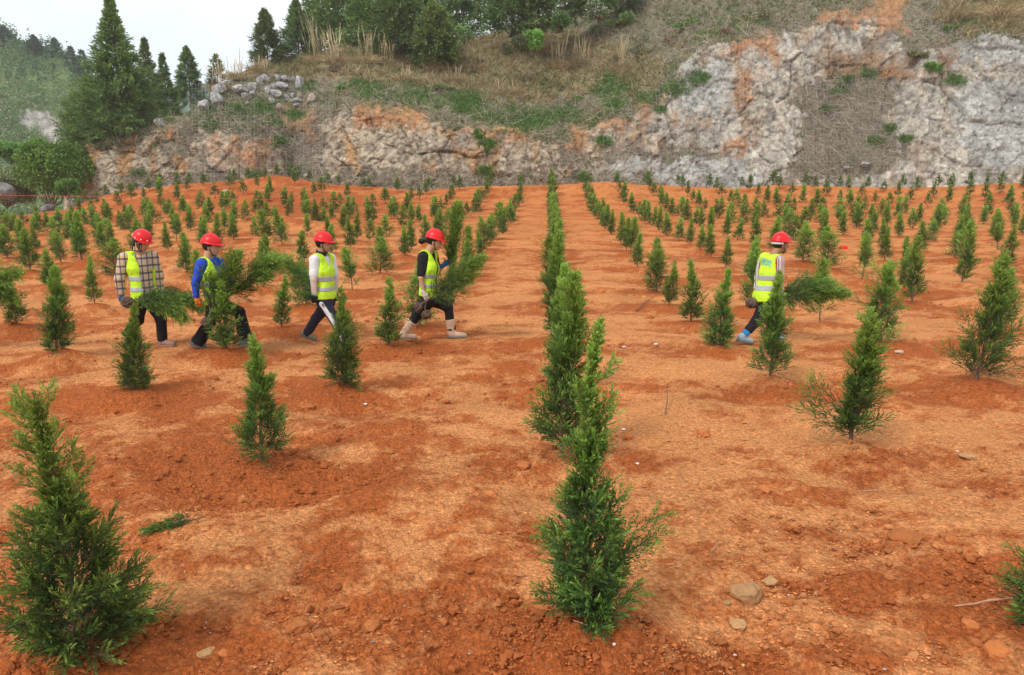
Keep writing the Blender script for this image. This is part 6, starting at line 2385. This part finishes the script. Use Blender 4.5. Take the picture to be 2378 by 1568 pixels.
# curved broken shard of red plastic
a_ = np.linspace(-.9, .9, 9)
Vs = []
for rr_ in (1.0, .9):
    for zz_ in (-.45, .35):
        Vs.append(np.stack([np.sin(a_), np.cos(a_) * rr_ - .8, np.full(9, zz_) + .1 * np.sin(a_ * 5) * (zz_ > 0)], 1))
Vs = np.concatenate(Vs)
i0 = np.arange(8)
Fs = np.concatenate([np.stack([i0 + a, i0 + 1 + a, i0 + 1 + b, i0 + b], 1) for a, b in ((0, 9), (27, 18), (9, 27), (18, 0))])
Fs = np.concatenate([Fs, [[0, 9, 27, 18]], [[8, 26, 35, 17]]])
on_ground('plastic_shard', mesh_np('plastic_shard', Vs, Fs, M_red), 1957, 579, 13, 10, 'bright red plastic shard lying between the saplings at the right', 'litter', sink=.1)
for (x, y, rot, lab) in [(2122, 590, .3, 'pale stick among the saplings at the right'), (418, 627, .1, 'tan wood chip right of the plaid-shirted worker'), (405, 633, .6, 'second wood chip lying against the tan one'), (103, 746, .2, 'thin pale stick left of the plaid-shirted worker')]:
    n_ = 7
    us = np.linspace(-1, 1, n_)
    V, F = tubes(np.stack([us, .12 * np.sin(us * 3), .2 * np.cos(us * 2)], 1)[None], np.full((1, n_), .16) * np.array([.6, 1, 1, .9, 1, .8, .5]), 6)
    on_ground('wood_chip', mesh_np('wood_chip', V, F, simple('pale_wood', (.45, .30, .2), .8, .2, 20), None, True), x, y, 12, 9, lab, 'stick', rot=rot, sink=.1)


def stick(pts, r, label, dz=.02, col=None):
    P = []
    for (x, y, h) in pts:
        g = ground_at(x, y)
        P.append((g[0], g[1], float(full_h(g[0], g[1])[0]) + h + dz))
    P = np.array(P)
    f = np.linspace(0, len(P) - 1, 12)
    Q = np.stack([np.interp(f, range(len(P)), P[:, k]) for k in range(3)], 1)
    b = Q[0].copy()
    V, F = tubes((Q - b)[None], (np.linspace(1, .5, 12) * r)[None], 6)
    o = obj('stick', mesh_np('stick', V, F, M_wood if col is None else col, None, True))
    o.location = tuple(b)
    tag(o, label, 'stick')


M_pst = simple('pale_twig', (.50, .27, .17), .85, .2, 30)
stick([(1478, 722, 0), (1500, 708, .03), (1518, 698, .05)], .012, 'dry stick lying on the soil near the thin-topped sapling')
stick([(1545, 965, 0), (1549, 945, .05), (1548, 928, .14)], .006, 'thin twig standing up from the soil right of the central row')
stick([(2385, 1405, .0), (2330, 1432, .03), (2290, 1428, .02), (2260, 1428, .01), (2215, 1425, 0)], .007, 'pale bare root running out of the dug pit', col=M_pst)
stick([(1650, 1290, 0), (1672, 1268, .01)], .004, 'tiny straw on the light soil', col=M_pst)
stick([(2000, 1140, 0), (2040, 1130, .01), (2062, 1126, 0)], .004, 'thin pale root below the lopsided sapling', col=M_pst)
stick([(1370, 1512, 0), (1330, 1505, .02)], .004, 'root thread at the foot of the front middle sapling', col=M_pst)
# fallen branch
g1, g2 = ground_at(478, 1208), ground_at(352, 1238)
z1 = float(full_h(g1[0], g1[1])[0]) + .03
z2 = float(full_h(g2[0], g2[1])[0]) + .02
us = np.linspace(0, 1, 8)[:, None]
st_ = np.array([g1[0], g1[1], z1]) * (1 - us) + np.array([g2[0], g2[1], z2]) * us
root = empty('fallen_branch', tuple(st_[0]))
tri = conifer(991, st_ - st_[0], .10, 22, 8, 7, .028, .006, lambda t: np.interp(t, [0, .1, .35, .5, 1], [.8, 1, .9, .5, .45]), elev=(.9, 1.3), curl=1.2, tb=.1, bright=.35, trunk_r=.004, leader=.3)
tri = ((np.stack([tri[0][0][:, 0], tri[0][0][:, 1], np.maximum(tri[0][0][:, 2], -.03 + .0 * tri[0][0][:, 2])], 1), tri[0][1], tri[0][2]), tri[1], tri[2])
finish_sapling(root, tri)
tag(root, 'broken cypress branch lying on the red soil at the lower left', 'branch')

# ------------------------------------------------------------------ haze
V, F = None, None
hm = bpy.data.materials.new('haze')
hm.use_nodes = True
ht_ = hm.node_tree
ht_.nodes.clear()
ho = ht_.nodes.new('ShaderNodeOutputMaterial')
pv = ht_.nodes.new('ShaderNodeVolumePrincipled')
pv.inputs['Color'].default_value = (.97, .985, 1, 1)
pv.inputs['Density'].default_value = 0.00045
pv.inputs['Anisotropy'].default_value = 0.2
ht_.links.new(pv.outputs[0], ho.inputs['Volume'])
hz_ = obj('haze', boxmesh('haze', hm, (450, 450, 70)))
hz_.location = (0, 0, 64)
tag(hz_, 'thin pale haze in the air', None, None, 'stuff')
SC.cycles.volume_bounces = 1
